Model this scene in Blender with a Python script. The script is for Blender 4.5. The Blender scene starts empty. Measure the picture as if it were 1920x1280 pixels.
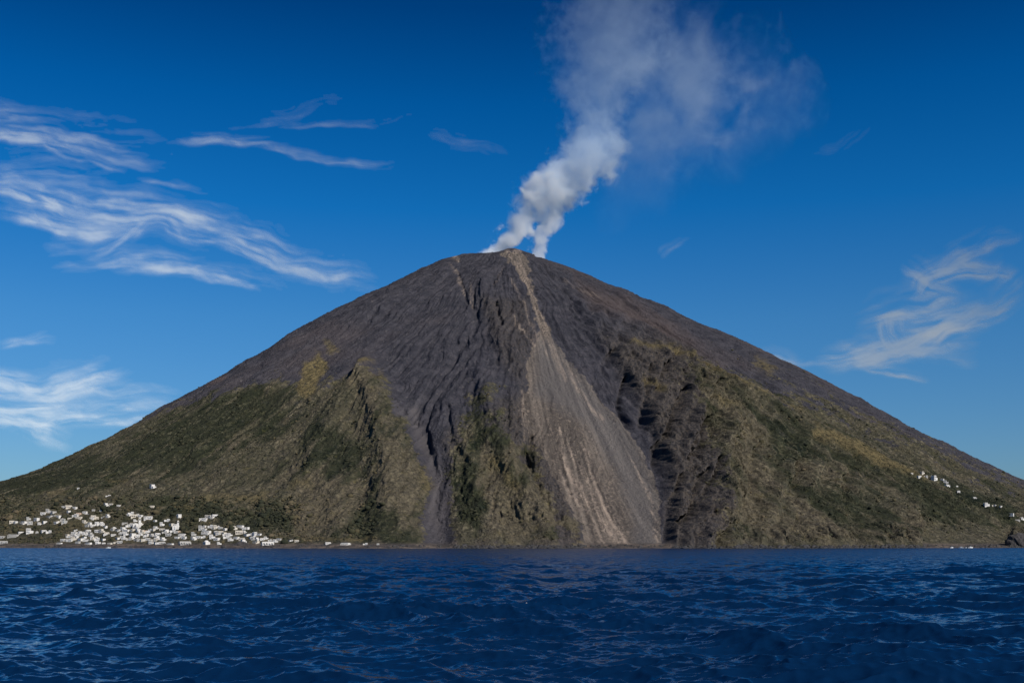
import bpy, math, random
import numpy as np

random.seed(7)
rng = np.random.default_rng(11)
scn = bpy.context.scene
COL = scn.collection
F32 = np.float32

# ------------------------------------------------------------------ camera numbers (1920 x 1280 frame)
FPX, U0, V0, HC = 2133.0, 960.0, 1017.0, 8.0       # focal length in px, horizon row, eye height above the sea
DPK, HPK = 3500.0, 898.0                           # distance and height of the summit

# ------------------------------------------------------------------ helpers
def link(o, parent=None):
    COL.objects.link(o)
    if parent is not None:
        o.parent = parent
    return o

def tag(o, label=None, cat=None, group=None, kind=None):
    if label: o['label'] = label
    if cat: o['category'] = cat
    if group: o['group'] = group
    if kind: o['kind'] = kind
    return o

def _hash(ix, iy, seed):
    h = (ix.astype(np.uint32) * np.uint32(374761393) + iy.astype(np.uint32) * np.uint32(668265263)
         + np.uint32((seed * 2246822519 + 3266489917) & 0xffffffff))
    h = (h ^ (h >> np.uint32(13))) * np.uint32(1274126177)
    h ^= h >> np.uint32(16)
    return h

def noise(x, y, seed=0):
    x = np.asarray(x, dtype=np.float64); y = np.asarray(y, dtype=np.float64)
    xf = np.floor(x); yf = np.floor(y)
    ix = xf.astype(np.int64); iy = yf.astype(np.int64)
    fx = (x - xf).astype(F32); fy = (y - yf).astype(F32)
    u = fx * fx * fx * (fx * (fx * 6 - 15) + 10); v = fy * fy * fy * (fy * (fy * 6 - 15) + 10)
    def g(dx, dy):
        a = _hash(ix + dx, iy + dy, seed).astype(F32) * F32(2 * math.pi / 4294967296.0)
        return np.cos(a) * (fx - dx) + np.sin(a) * (fy - dy)
    n00, n10, n01, n11 = g(0, 0), g(1, 0), g(0, 1), g(1, 1)
    a = n00 + u * (n10 - n00); b = n01 + u * (n11 - n01)
    return (a + v * (b - a)) * F32(1.45)

def fbm(x, y, octv=5, seed=0, rough=0.5, ridged=False):
    out = 0; amp = 1.0; tot = 0; f = 1.0
    for i in range(octv):
        n = noise(x * f + 17.3 * i, y * f - 9.1 * i, seed + i * 13)
        if ridged:
            n = 1 - 2 * np.abs(n)
        out = out + amp * n; tot += amp; amp *= rough; f *= 2.03
    return out / tot

def sstep(a, b, x):
    t = np.clip((x - a) / (b - a), 0, 1)
    return t * t * (3 - 2 * t)

# ------------------------------------------------------------------ the cone: profiles fitted to the skyline
SKY = np.array([(-420, 1017), (-330, 1000), (-200, 962), (-100, 932), (0, 905), (60, 890), (130, 860), (200, 825), (260, 795), (300, 770), (400, 718),
                (480, 672), (560, 620), (600, 598), (650, 570), (720, 540), (800, 503), (850, 481), (880, 475), (915, 472),
                (945, 469), (985, 472), (1005, 480), (1050, 494), (1100, 515), (1150, 539), (1185, 549), (1250, 580), (1300, 605),
                (1380, 635), (1450, 670), (1500, 694), (1600, 745), (1700, 800), (1800, 848), (1920, 903), (2020, 940), (2150, 985), (2290, 1017)], float)
SKY[:, 1] += np.where(np.abs(SKY[:, 0] - 960) > 70, 4.0, 4.5)
RG = np.linspace(0, 3000, 301)
def init_profile(sign):
    m = (SKY[:, 0] - U0) * sign >= 0
    r = np.abs(SKY[m, 0] - U0) / FPX * DPK; z = (V0 - SKY[m, 1]) / FPX * DPK + HC
    o = np.argsort(r)
    r, z = r[o], z[o]
    r = np.append(np.concatenate([[0], r]), r[-1] + 600); z = np.append(np.concatenate([[HPK], z]), -60)
    return np.interp(RG, r, z)
PL, PR = init_profile(-1), init_profile(1)
# front flank: rim, long steady slope, small concave foot
PF = np.interp(RG, [0, 60, 150, 400, 800, 1200, 1500, 1700, 1800, 1870, 2200], [HPK, HPK - 1, 862, 733, 510, 290, 128, 38, 8, 0, -40])
PFL = np.interp(RG, [0, 60, 150, 400, 800, 1200, 1450, 1600, 1740, 1830, 1880, 2200], [HPK, HPK - 1, 860, 726, 490, 262, 135, 77, 30, 6, 0, -40])

def base_h(x, y):
    dx = x; dy = DPK - y
    r = np.sqrt(dx * dx + dy * dy) + 1e-6
    c = dx / r; s = dy / r
    wl = np.where(c < 0, c * c, 0.0); wr = np.where(c > 0, c * c, 0.0)
    wl, wr = sstep(0.0, 1.0, wl), sstep(0.0, 1.0, wr)
    wf = 1 - wl - wr
    fl = sstep(0.05, -0.35, c)
    front = np.interp(r, RG, PF) * (1 - fl) + np.interp(r, RG, PFL) * fl
    return wl * np.interp(r, RG, PL) + wr * np.interp(r, RG, PR) + wf * front

def fit_profiles():
    ucol = np.concatenate([np.arange(-360, 955, 20), np.arange(965, 2240, 20)]).astype(float)
    sc = (ucol - U0) / FPX
    yy = np.linspace(1500, 5200, 700)
    S, Y = np.meshgrid(sc, yy)
    X = S * Y
    tgt = np.interp(ucol, SKY[:, 0], SKY[:, 1])
    for it in range(14):
        Z = base_h(X, Y)
        V = V0 - FPX * (Z - HC) / Y
        k = np.argmin(V, axis=0)
        v = V[k, np.arange(len(ucol))]
        yk = Y[k, np.arange(len(ucol))]
        dz = (v - tgt) * yk / FPX
        rk = np.sqrt((sc * yk) ** 2 + (DPK - yk) ** 2)
        for P, m in ((PL, ucol < U0), (PR, ucol > U0)):
            o = np.argsort(rk[m])
            corr = np.interp(RG, rk[m][o], dz[m][o])
            corr = np.convolve(np.pad(corr, 2, mode='edge'), np.ones(5) / 5, 'valid')
            P += 0.8 * corr
fit_profiles()

# ------------------------------------------------------------------ feature maps of the flank, on a plane facing the sea
MU = np.arange(-320, 2260, 2.0); MV = np.arange(440, 1046, 2.0)
GU, GV = np.meshgrid(MU, MV)
WU = GU + 9 * fbm(GU / 40, GV / 90, 3, 101, .45)
WV = GV + 9 * fbm(GU / 60, GV / 60, 2, 202)

def seg_dist(P, pts, closed=False):
    U, V = P
    best = np.full(U.shape, 1e9); tpar = np.zeros(U.shape)
    n = len(pts); rngs = range(n if closed else n - 1)
    L = 0
    for i in rngs:
        (ax, ay), (bx, by) = pts[i], pts[(i + 1) % n]
        dx, dy = bx - ax, by - ay
        l2 = dx * dx + dy * dy
        t = np.clip(((U - ax) * dx + (V - ay) * dy) / l2, 0, 1)
        d = np.hypot(U - ax - t * dx, V - ay - t * dy)
        m = d < best
        best[m] = d[m]; tpar[m] = (i + t[m])
    return best, tpar / max(1, len(list(rngs)))

def inside(P, pts):
    U, V = P
    r = np.zeros(U.shape, bool)
    n = len(pts)
    for i in range(n):
        (ax, ay), (bx, by) = pts[i], pts[(i + 1) % n]
        if ay == by: continue
        c = ((ay > V) != (by > V)) & (U < (bx - ax) * (V - ay) / (by - ay) + ax)
        r ^= c
    return r

def poly(pts, soft=10, warp=True):
    P = (WU, WV) if warp else (GU, GV)
    d, _ = seg_dist(P, pts, True)
    sd = np.where(inside(P, pts), d, -d)
    return sstep(-soft, soft, sd)

def line(pts, w, w2=None, warp=True):
    P = (WU, WV) if warp else (GU, GV)
    d, t = seg_dist(P, pts)
    ww = w + ((w2 if w2 is not None else w) - w) * t
    return np.exp(-(d / ww) ** 2)

# --- relief (metres outwards)
REL = np.zeros(GU.shape)
facet = poly([(702, 682), (735, 725), (772, 790), (797, 850), (812, 905), (806, 960), (790, 1040), (560, 1040), (545, 900), (575, 800), (640, 735)], 16) * sstep(520, 690, GU)
REL += 30 * facet
REL += 38 * line([(702, 684), (716, 730), (732, 790), (744, 850), (748, 930), (735, 1030)], 16, 46)
REL += 16 * line([(690, 700), (640, 780), (600, 850), (560, 930)], 16, 50)
REL += 12 * line([(610, 850), (640, 930), (660, 1020)], 20, 40)
REL -= 10 * line([(672, 800), (690, 880), (700, 960), (690, 1030)], 10, 22)
centre = poly([(895, 655), (940, 690), (970, 740), (984, 810), (1000, 850), (1045, 930), (1092, 1040), (846, 1040), (846, 960), (842, 900), (820, 850), (808, 790), (850, 705)], 24)
REL += 18 * centre
REL += 26 * line([(905, 700), (925, 780), (940, 850), (985, 930), (1040, 1030)], 14, 30)
REL += 24 * line([(880, 850), (900, 930), (930, 1030)], 14, 26)
REL -= 15 * line([(845, 770), (852, 830), (880, 880)], 5, 9)
REL -= 30 * line([(995, 826), (988, 850), (990, 880)], 6, 9)
REL -= 22 * line([(985, 860), (1010, 930), (1060, 1030)], 8, 13)
rwall = poly([(1058, 560), (1150, 600), (1230, 640), (1300, 690), (1450, 770), (1600, 860), (1700, 950), (1720, 1040), (1254, 1040), (1244, 960), (1240, 900), (1218, 820), (1180, 740), (1130, 660)], 11)
REL += 40 * rwall * (.8 + .45 * noise(GU / 26 + GV / 70, GV / 150, 5))
REL += 16 * rwall * sstep(1420, 1320, GU) * sstep(600, 680, GV) * fbm(GU / 22 + GV / 40, GV / 110, 4, 6, .55, ridged=True)
for pts, a, b, A in [
    ([(1268, 735), (1252, 775), (1238, 815), (1226, 850), (1232, 880)], 5, 8, 46),
    ([(1308, 795), (1306, 825), (1298, 850), (1278, 862)], 4, 7, 40),
    ([(1326, 870), (1312, 915), (1292, 950), (1266, 985)], 5, 8, 42),
    ([(1302, 890), (1286, 925), (1282, 960)], 4, 6, 30),
    ([(1262, 900), (1246, 950), (1252, 1010)], 5, 7, 34),
    ([(1350, 985), (1328, 1030)], 4, 6, 26), ([(1270, 985), (1262, 1030)], 4, 6, 24),
    ([(1168, 715), (1160, 760), (1180, 800)], 4, 7, 30), ([(1140, 665), (1130, 690)], 4, 6, 22),
    ([(1205, 700), (1196, 760), (1200, 800)], 4, 7, 28), ([(1240, 690), (1215, 740)], 4, 6, 22),
    ([(1400, 840), (1385, 900), (1400, 960)], 6, 12, 20), ([(1480, 870), (1470, 940), (1490, 1010)], 6, 12, 18),
    ([(1560, 900), (1565, 960), (1600, 1020)], 6, 12, 16),
]:
    REL -= A * line(pts, a, b)
for pts, a, b, A in [
    ([(1285, 770), (1275, 830), (1262, 880)], 7, 9, 22), ([(1340, 800), (1335, 860), (1345, 930), (1350, 1030)], 10, 16, 20),
    ([(1225, 720), (1210, 790)], 6, 8, 18), ([(1300, 940), (1310, 1030)], 7, 12, 18),
]:
    REL += A * line(pts, a, b)
# channels left of centre
REL -= 16 * line([(888, 560), (892, 612), (860, 665), (812, 735), (780, 775), (780, 800), (795, 835)], 6, 8) + 9 * line([(795, 835), (812, 865), (826, 905), (818, 955), (832, 1032)], 9, 12)
REL -= 15 * line([(905, 640), (850, 715), (812, 770), (800, 805), (808, 850)], 4, 6)
REL -= 14 * line([(735, 740), (765, 785), (778, 800)], 4, 5)
REL -= 10 * line([(850, 505), (875, 560), (888, 580)], 4); REL -= 9 * line([(945, 505), (915, 545), (892, 590)], 4)
REL += 16 * line([(900, 520), (925, 575), (945, 640), (980, 700)], 12, 16)
REL -= 26 * line([(932, 572), (938, 592), (942, 612)], 4, 4)
REL -= 15 * line([(1065, 560), (1100, 582), (1128, 600), (1148, 632), (1152, 655)], 3.5, 5)
REL -= 14 * line([(1006, 486), (1026, 510), (1050, 538), (1070, 566)], 3, 4)
REL -= 10 * line([(1070, 600), (1110, 618), (1130, 640)], 3, 4)
# right-hand crest and the valley behind it
REL += 34 * line([(1120, 585), (1210, 634), (1290, 680), (1400, 740), (1500, 790), (1600, 848), (1720, 908), (1860, 960)], 11, 18)
REL -= 24 * line([(1170, 580), (1300, 660), (1400, 712), (1500, 765), (1600, 815), (1750, 880), (1910, 945)], 9, 16)
REL += 14 * line([(1150, 555), (1280, 625), (1390, 680), (1460, 700), (1600, 778), (1760, 860)], 6, 10)
REL -= 10 * line([(1190, 560), (1330, 640), (1420, 690)], 5, 8)
# left flank ribs
for k, pts in enumerate([[(840, 500), (740, 600), (640, 690)], [(800, 520), (660, 620), (520, 720)], [(760, 545), (610, 640), (430, 745)],
                         [(560, 640), (470, 740), (380, 850)], [(480, 690), (380, 800), (270, 900)], [(420, 730), (300, 830), (180, 920)]]):
    REL += 14 * line(pts, 12, 22); REL -= 8 * line([(a + 24, b + 6) for a, b in pts], 8, 14)

# --- cover weights
WU = GU + 9 * fbm(GU / 46, GV / 46, 4, 101) + 3 * noise(GU / 9, GV / 9, 111)
WV = GV + 9 * fbm(GU / 46, GV / 46, 4, 202) + 3 * noise(GU / 9, GV / 9, 222)
SCREE = np.maximum.reduce([
    poly([(1006, 600), (1026, 612), (1044, 645), (1074, 692), (1124, 748), (1174, 803), (1208, 862), (1230, 915), (1242, 1040), (1110, 1040), (1085, 985), (1050, 925), (1018, 860), (985, 800), (978, 745), (988, 690), (1002, 650), (1008, 625)], 18),
    0.72 * poly([(950, 472), (974, 474), (994, 528), (1010, 572), (1028, 615), (1012, 630), (1002, 590), (986, 548), (966, 512)], 9),
    0.7 * poly([(935, 472), (985, 474), (998, 500), (992, 535), (965, 510)], 12)])
GREY = poly([(1010, 640), (1040, 640), (1120, 745), (1172, 800), (1206, 860), (1228, 915), (1240, 1040), (1190, 1040), (1180, 960), (1150, 880), (1100, 800), (1040, 760), (1000, 740)], 16)
CHAN = np.maximum.reduce([line([(780, 775), (781, 800), (795, 835), (812, 865), (826, 905), (818, 955), (832, 1032)], 8, 13),
                          0.7 * poly([(808, 975), (820, 950), (834, 985), (846, 1040), (796, 1040)], 12),
                          0.5 * line([(735, 735), (765, 780), (778, 800)], 6, 8)])
TAN = np.zeros(GU.shape)
for pts, a, b, A in [
    ([(958, 478), (975, 510), (995, 548), (1008, 585), (1018, 625), (1030, 665), (1060, 715)], 2.2, 3.5, .6),
    ([(972, 482), (990, 530), (1006, 575), (1022, 620), (1045, 665), (1085, 720)], 1.8, 3.5, .55),
    ([(960, 530), (985, 575), (1004, 640)], 2, 2.5, .5),
    ([(962, 600), (985, 625), (1000, 650)], 2.5, 3, .7),
    ([(1020, 610), (1040, 670), (1080, 730), (1130, 790)], 2, 4, .6),
    ([(1028, 790), (1045, 840), (1066, 890), (1100, 940), (1135, 985), (1165, 1030)], 4, 7, 1.),
    ([(1048, 800), (1075, 860), (1110, 925), (1150, 980), (1182, 1030)], 3, 6, .9),
    ([(1090, 840), (1105, 890), (1130, 940), (1160, 985)], 5, 7, .6),
    ([(1040, 880), (1075, 930), (1115, 985), (1140, 1030)], 4, 5, .6),
    ([(1160, 820), (1195, 880), (1218, 940), (1232, 1000)], 2.5, 3, .7),
    ([(1225, 990), (1234, 1028)], 3, 3, .5),
    ([(880, 535), (890, 570)], 2, 2.5, .45), ([(852, 500), (868, 545), (886, 575)], 2, 2, .5), ([(945, 505), (925, 535)], 2, 2, .5),
    ([(950, 474), (972, 474)], 3, 4, .8), ([(856, 484), (864, 488)], 3, 3, .9), ([(1056, 528), (1080, 545), (1120, 560)], 2, 2, .35),
    ([(980, 740), (978, 790), (984, 830)], 4, 5, .5),
]:
    TAN = np.maximum(TAN, A * line(pts, a, b))
VEG = np.maximum.reduce([
    poly([(-330, 1046), (-330, 880), (60, 885), (200, 822), (280, 785), (330, 775), (400, 752), (470, 728), (540, 712), (575, 735), (620, 735), (660, 705), (702, 680), (730, 725), (768, 790), (792, 850), (810, 905), (800, 960), (796, 990), (806, 1046)], 40),
    .78 * poly([(846, 830), (880, 800), (930, 800), (972, 830), (985, 870), (1010, 900), (1040, 945), (1060, 1046), (850, 1046), (840, 960), (838, 890)], 44),
    0.52 * poly([(870, 720), (925, 700), (965, 740), (975, 810), (900, 840), (835, 830)], 40),
    poly([(1215, 650), (1260, 655), (1300, 685), (1450, 762), (1560, 800), (1700, 850), (1800, 890), (1930, 930), (2260, 1000), (2260, 1046), (1330, 1046), (1340, 960), (1350, 880), (1330, 830), (1290, 790), (1290, 740), (1240, 700)], 46),
    0.62 * poly([(1380, 660), (1430, 672), (1500, 700), (1700, 805), (1920, 908), (2250, 1000), (2250, 1046), (1800, 960), (1650, 880), (1500, 790), (1440, 735), (1400, 690)], 46),
    0.4 * poly([(1255, 770), (1340, 790), (1340, 1040), (1255, 1040), (1270, 930)], 22),
    0.7 * line([(1062, 802), (1070, 815)], 9), 0.62 * line([(990, 850), (1018, 925), (1062, 985), (1090, 1035)], 26, 22), 0.8 * poly([(1118, 840), (1135, 850), (1145, 875), (1122, 860)], 6),
    0.6 * line([(1125, 900), (1135, 910)], 9),
])
def soften(M, n):
    k = np.ones(n) / n
    for _ in range(2):
        M = np.apply_along_axis(lambda r: np.convolve(np.pad(r, n // 2, mode='edge'), k, 'valid'), 0, M)
        M = np.apply_along_axis(lambda r: np.convolve(np.pad(r, n // 2, mode='edge'), k, 'valid'), 1, M)
    return M
_up = sstep(800, 700, GV) * sstep(720, 640, GU) + sstep(1180, 1260, GU)      # scrub thins out slowly towards the bare upper slopes
VEG = VEG * (1 - np.clip(_up, 0, 1)) + soften(VEG, 41) * np.clip(_up, 0, 1)
VEG = soften(VEG, 9)
GRASS = np.maximum.reduce([
    poly([(603, 664), (622, 690), (608, 704), (594, 742), (570, 748), (562, 735), (575, 700)], 5),
    0.7 * poly([(626, 640), (640, 662), (616, 664)], 4),
    line([(668, 700), (690, 686), (704, 682)], 5), 0.9 * poly([(720, 690), (735, 725), (722, 720)], 4) * 0.5,
    0.8 * line([(1170, 650), (1225, 658), (1262, 672)], 5), 0.75 * line([(1260, 670), (1340, 716), (1420, 750), (1500, 785)], 4),
    0.8 * poly([(1310, 755), (1350, 762), (1360, 775), (1320, 768)], 8), 0.7 * line([(1415, 680), (1440, 700)], 8),
    0.95 * poly([(1490, 800), (1540, 815), (1620, 850), (1700, 905), (1630, 880), (1560, 850), (1500, 825)], 8),
    0.8 * line([(1200, 720), (1225, 740)], 6),
    0.65 * line([(450, 940), (500, 935)], 10), 0.6 * line([(330, 955), (385, 958)], 6), 0.5 * line([(395, 940), (440, 938)], 10),
    0.6 * line([(560, 915), (590, 912)], 5), 0.7 * line([(555, 1008), (600, 1010), (660, 1012), (720, 1010)], 3),
    0.7 * line([(925, 870), (950, 900), (965, 925)], 9), 0.5 * line([(215, 908), (250, 907)], 3), 0.5 * line([(110, 930), (132, 928)], 4),
    0.5 * line([(800, 890), (808, 920)], 8), 0.5 * line([(120, 992), (160, 990)], 8), 0.5 * line([(230, 1014), (280, 1012)], 4),
])
BROWN = np.maximum.reduce([
    .9 * poly([(740, 860), (800, 870), (812, 930), (800, 1000), (700, 1010), (690, 940)], 40), .7 * poly([(560, 880), (680, 890), (660, 1000), (560, 1000)], 44),
    .8 * poly([(900, 840), (980, 850), (1040, 930), (1090, 1030), (960, 1030), (900, 950)], 36), .8 * line([(690, 700), (715, 760), (745, 830)], 18, 26),
    .6 * poly([(1340, 760), (1420, 790), (1440, 1020), (1340, 1020)], 44), .7 * poly([(1560, 850), (1680, 900), (1640, 930), (1540, 890)], 24),
    .5 * poly([(1450, 960), (1700, 980), (1720, 1030), (1430, 1030)], 30), .6 * line([(520, 745), (470, 800), (440, 830)], 24),
    .6 * line([(1290, 745), (1340, 790)], 24), .95 * line([(985, 840), (1015, 920), (1060, 985), (1095, 1035)], 30, 26)])
DKGREEN = np.maximum.reduce([
    .9 * poly([(230, 850), (330, 790), (470, 740), (540, 740), (520, 800), (380, 870), (260, 890)], 40), .8 * poly([(600, 800), (690, 830), (690, 900), (600, 880)], 40),
    .8 * poly([(30, 900), (200, 850), (300, 880), (200, 920), (20, 930)], 30), .7 * poly([(880, 770), (960, 780), (970, 830), (890, 850)], 26),
    .8 * poly([(850, 860), (890, 880), (910, 960), (870, 1000), (845, 940)], 26), .9 * poly([(1500, 800), (1700, 890), (1900, 950), (1900, 1000), (1750, 970), (1560, 870)], 34),
    .7 * poly([(1390, 780), (1480, 810), (1560, 880), (1450, 880)], 34), .7 * poly([(1480, 880), (1600, 920), (1620, 980), (1500, 960)], 40),
    .7 * poly([(700, 950), (760, 960), (760, 1020), (690, 1020)], 26), .8 * line([(300, 945), (440, 975), (540, 985)], 14)])
ROUGH = np.maximum.reduce([rwall * sstep(1420, 1330, GU) * sstep(600, 680, GV), 0.6 * poly([(900, 560), (990, 560), (1000, 640), (980, 740), (940, 680)], 12),
                           0.9 * poly([(978, 740), (1010, 780), (1040, 860), (1080, 960), (1100, 1040), (860, 1040), (840, 820)], 24),
                           0.3 * poly([(1010, 780), (1060, 800), (1120, 840), (1180, 960), (1200, 1040), (1080, 1040), (1030, 860)], 20) * (1 - 0.7 * GREY)])
RED = np.maximum.reduce([0.8 * poly([(1080, 530), (1160, 560), (1250, 610), (1360, 690), (1300, 680), (1180, 620), (1110, 590)], 16),
                         0.9 * line([(410, 725), (430, 712)], 6), 0.6 * line([(705, 695), (715, 712)], 5), 0.5 * line([(1560, 850), (1650, 880)], 10)])

def samp(M, u, v):
    x = np.clip((u - MU[0]) / 2.0, 0, len(MU) - 1.001); y = np.clip((v - MV[0]) / 2.0, 0, len(MV) - 1.001)
    i = x.astype(int); j = y.astype(int); fx = x - i; fy = y - j
    return ((M[j, i] * (1 - fx) + M[j, i + 1] * fx) * (1 - fy) + (M[j + 1, i] * (1 - fx) + M[j + 1, i + 1] * fx) * fy)

# ------------------------------------------------------------------ mountain mesh
NS = 1750
sc = np.linspace(-0.70, 0.70, NS)
yr = np.concatenate([np.linspace(1575, 3560, 820), 3560 + 2300 * np.linspace(0, 1, 61)[1:] ** 1.5])
NY = len(yr)
S, Y = np.meshgrid(sc, yr)
X = S * Y
Z = base_h(X, Y)
RX, RY = X, Y - DPK
R = np.sqrt(RX * RX + RY * RY) + 1e-3
TH = np.arctan2(RX, -RY)
uu = U0 + FPX * X / Y
vv = V0 - FPX * (Z - HC) / Y
# the half that looks at the sea carries the mapped features; the far side fades to plain slope
facing = sstep(-0.32, 0.12, -RY / R) * sstep(0, 30, R) 
rel = samp(REL, uu, vv) * facing
scree = samp(SCREE, uu, vv) * facing
tan = samp(TAN, uu, vv) * facing
grey = samp(GREY, uu, vv) * facing
chan = samp(CHAN, uu, vv) * facing
veg = samp(VEG, uu, vv)
grass = samp(GRASS, uu, vv) * facing
rough = samp(ROUGH, uu, vv) * facing
red = samp(RED, uu, vv) * facing
brown = samp(BROWN, uu, vv)
dkgreen = samp(DKGREEN, uu, vv)
low = sstep(2, 45, Z)
fade = sstep(30, 160, R)
# gullies that run down the slope, warped
wx = 34 * fbm(X / 230, Y / 230, 4, 31)
thw = TH + wx / np.maximum(R, 120)
ths = TH + 7 * fbm(X / 420, Y / 420, 2, 33) / np.maximum(R, 150)
gul = .65 * fbm(thw * 15, R / 520, 4, 41, 0.55, ridged=True) + .35 * fbm(thw * 31 + 4, R / 300, 4, 44, .55, ridged=True)
gul2 = fbm(thw * 60, R / 380, 3, 47, 0.55, ridged=True)
gamp = 21 * fade * low * (1 - 0.75 * scree)
rel = rel + gamp * (gul - 0.25) * sstep(80, 600, R)
rocky = .75 * fbm(thw * 34 + R / 260, R / 420, 5, 61, 0.6, ridged=True) + .25 * fbm(X / 40 + thw * 16, R / 160, 5, 63, .6, ridged=True)
rel = rel + rough * low * (1 - .8 * grey) * 34 * (rocky - 0.2)
rocky2 = fbm(X / 210 + thw * 15, R / 210, 5, 67, 0.6, ridged=True)
rel = rel + low * (15 * np.clip(veg, 0, 1) + 9 * fade * np.clip(1 - veg - scree, 0, 1)) * (rocky2 - .2)
X2 = X + RX / R * rel
Y2 = Y + RY / R * rel
hum = fbm(X / 150, Y / 150, 5, 71, 0.5)
groove = fbm(ths * 170, R / 420, 3, 83, 0.6)
crag = fbm(X / 24 + 8 * ths, Y / 34, 5, 91, 0.64, ridged=True)
lump = fbm(X / 12, Y / 12, 4, 97, 0.68)
ash = np.clip(1 - veg - scree, 0, 1)
dz = low * (7 * hum * fade * (1 - .6 * scree) + 4.6 * gul2 * fade * (1 - 0.6 * scree) + groove * (0.5 + 1.4 * tan + .9 * scree) * fade
            + crag * (1.0 + 3.2 * rough * (1 - .85 * grey) + 1.9 * ash + 2.2 * veg) + lump * (0.3 + 2.3 * veg + 1.4 * rough) )
dz *= np.where(R < 160, 0.25 + 0.75 * R / 160, 1)
# low sea cliffs along the middle and the right, plain beach on the left
cl = np.clip(sstep(836, 870, uu) * sstep(1105, 1085, uu) * 0.7 + sstep(1244, 1262, uu) * sstep(1745, 1690, uu) + 0.9 * sstep(1885, 1900, uu), 0, 1)
cl = cl * (0.7 + 0.5 * fbm(X / 60, Y / 400, 3, 131))
Z2 = Z + dz + cl * 13 * sstep(1.5, 7, Z) * sstep(46, 10, Z) * (0.7 + 0.9 * fbm(X / 17, Y / 120, 4, 137, .65, ridged=True))
Z2 = np.where(Z < 1.2, np.minimum(Z2, Z * 1.0 + 0.4), Z2)
Z2 = np.where(Z < -3, np.maximum(Z, -25), Z2)

tongue = .55 * fbm(ths * 24, R / 300, 4, 191, .62) + .52 * fbm(X / 48, Y / 70, 5, 193, .66)
veg = np.clip(veg * 1.25 * sstep(.18, .62, veg + tongue * (1.1 - .6 * veg)) * (1 - .75 * sstep(.15, .5, tongue - .15) * 0), 0, 1)
ash = np.clip(1 - veg - scree, 0, 1)
mott = fbm(X / 120 + ths * 26, R / 230, 5, 197, .64)
brown = np.clip(sstep(.25, .75, brown * .75 + .95 * mott + .22), 0, 1)
dkgreen = np.clip(sstep(.25, .7, dkgreen * .75 - .95 * mott + .20 + .2 * fbm(X / 40, Y / 60, 3, 199)), 0, 1)
scree = np.clip(sstep(.28, .72, scree + .36 * fbm(ths * 40, R / 200, 4, 211, .62) + .34 * fbm(X / 22, Y / 40, 4, 213, .65)), 0, 1)
beach = sstep(9, 4, Z) * (1 - sstep(0.2, 0.6, cl)) * facing
tone = fbm(X / 330, Y / 330, 4, 151)
strk = fbm(ths * 130, R / 520, 5, 161, 0.62)
fine = fbm(X / 13 + 30 * ths, Y / 30, 4, 171, 0.68)
layer = fbm(X / 60, Y / 200 + Z / 9, 4, 177, .6, ridged=True)
dry = fbm(X / 95, Y / 130, 5, 181, 0.6)

def grid_mesh(name, x, y, z):
    ny, nx = x.shape
    me = bpy.data.meshes.new(name)
    co = np.stack([x, y, z], -1).reshape(-1, 3).astype(F32)
    idx = np.arange(ny * nx, dtype=np.int32).reshape(ny, nx)
    q = np.stack([idx[:-1, :-1], idx[:-1, 1:], idx[1:, 1:], idx[1:, :-1]], -1).reshape(-1, 4)
    me.vertices.add(len(co)); me.vertices.foreach_set('co', co.ravel())
    me.loops.add(q.size); me.loops.foreach_set('vertex_index', q.ravel())
    me.polygons.add(len(q))
    me.polygons.foreach_set('loop_start', np.arange(0, q.size, 4, dtype=np.int32))
    me.update(calc_edges=True)
    me.polygons.foreach_set('use_smooth', np.ones(len(q), bool))
    return me

def attr(me, name, a):
    t = me.attributes.new(name, 'FLOAT', 'POINT')
    t.data.foreach_set('value', np.ascontiguousarray(a, dtype=F32).ravel())

me = grid_mesh('mountain', X2, Y2, Z2)
for n_, a_ in (('scree', scree), ('tan', tan), ('grey', grey), ('chan', chan), ('veg', veg), ('grass', grass), ('rough', rough), ('red', red), ('brown', brown), ('dkgreen', dkgreen), ('mott', mott), ('rib', rocky2),
               ('beach', beach), ('tone', tone), ('strk', strk), ('fine', fine), ('dry', dry)):
    attr(me, n_, a_)
mountain = link(bpy.data.objects.new('mountain', me))
tag(mountain, 'grey volcanic cone with scree chute and green lower slopes', 'mountain', kind='structure')

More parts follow.
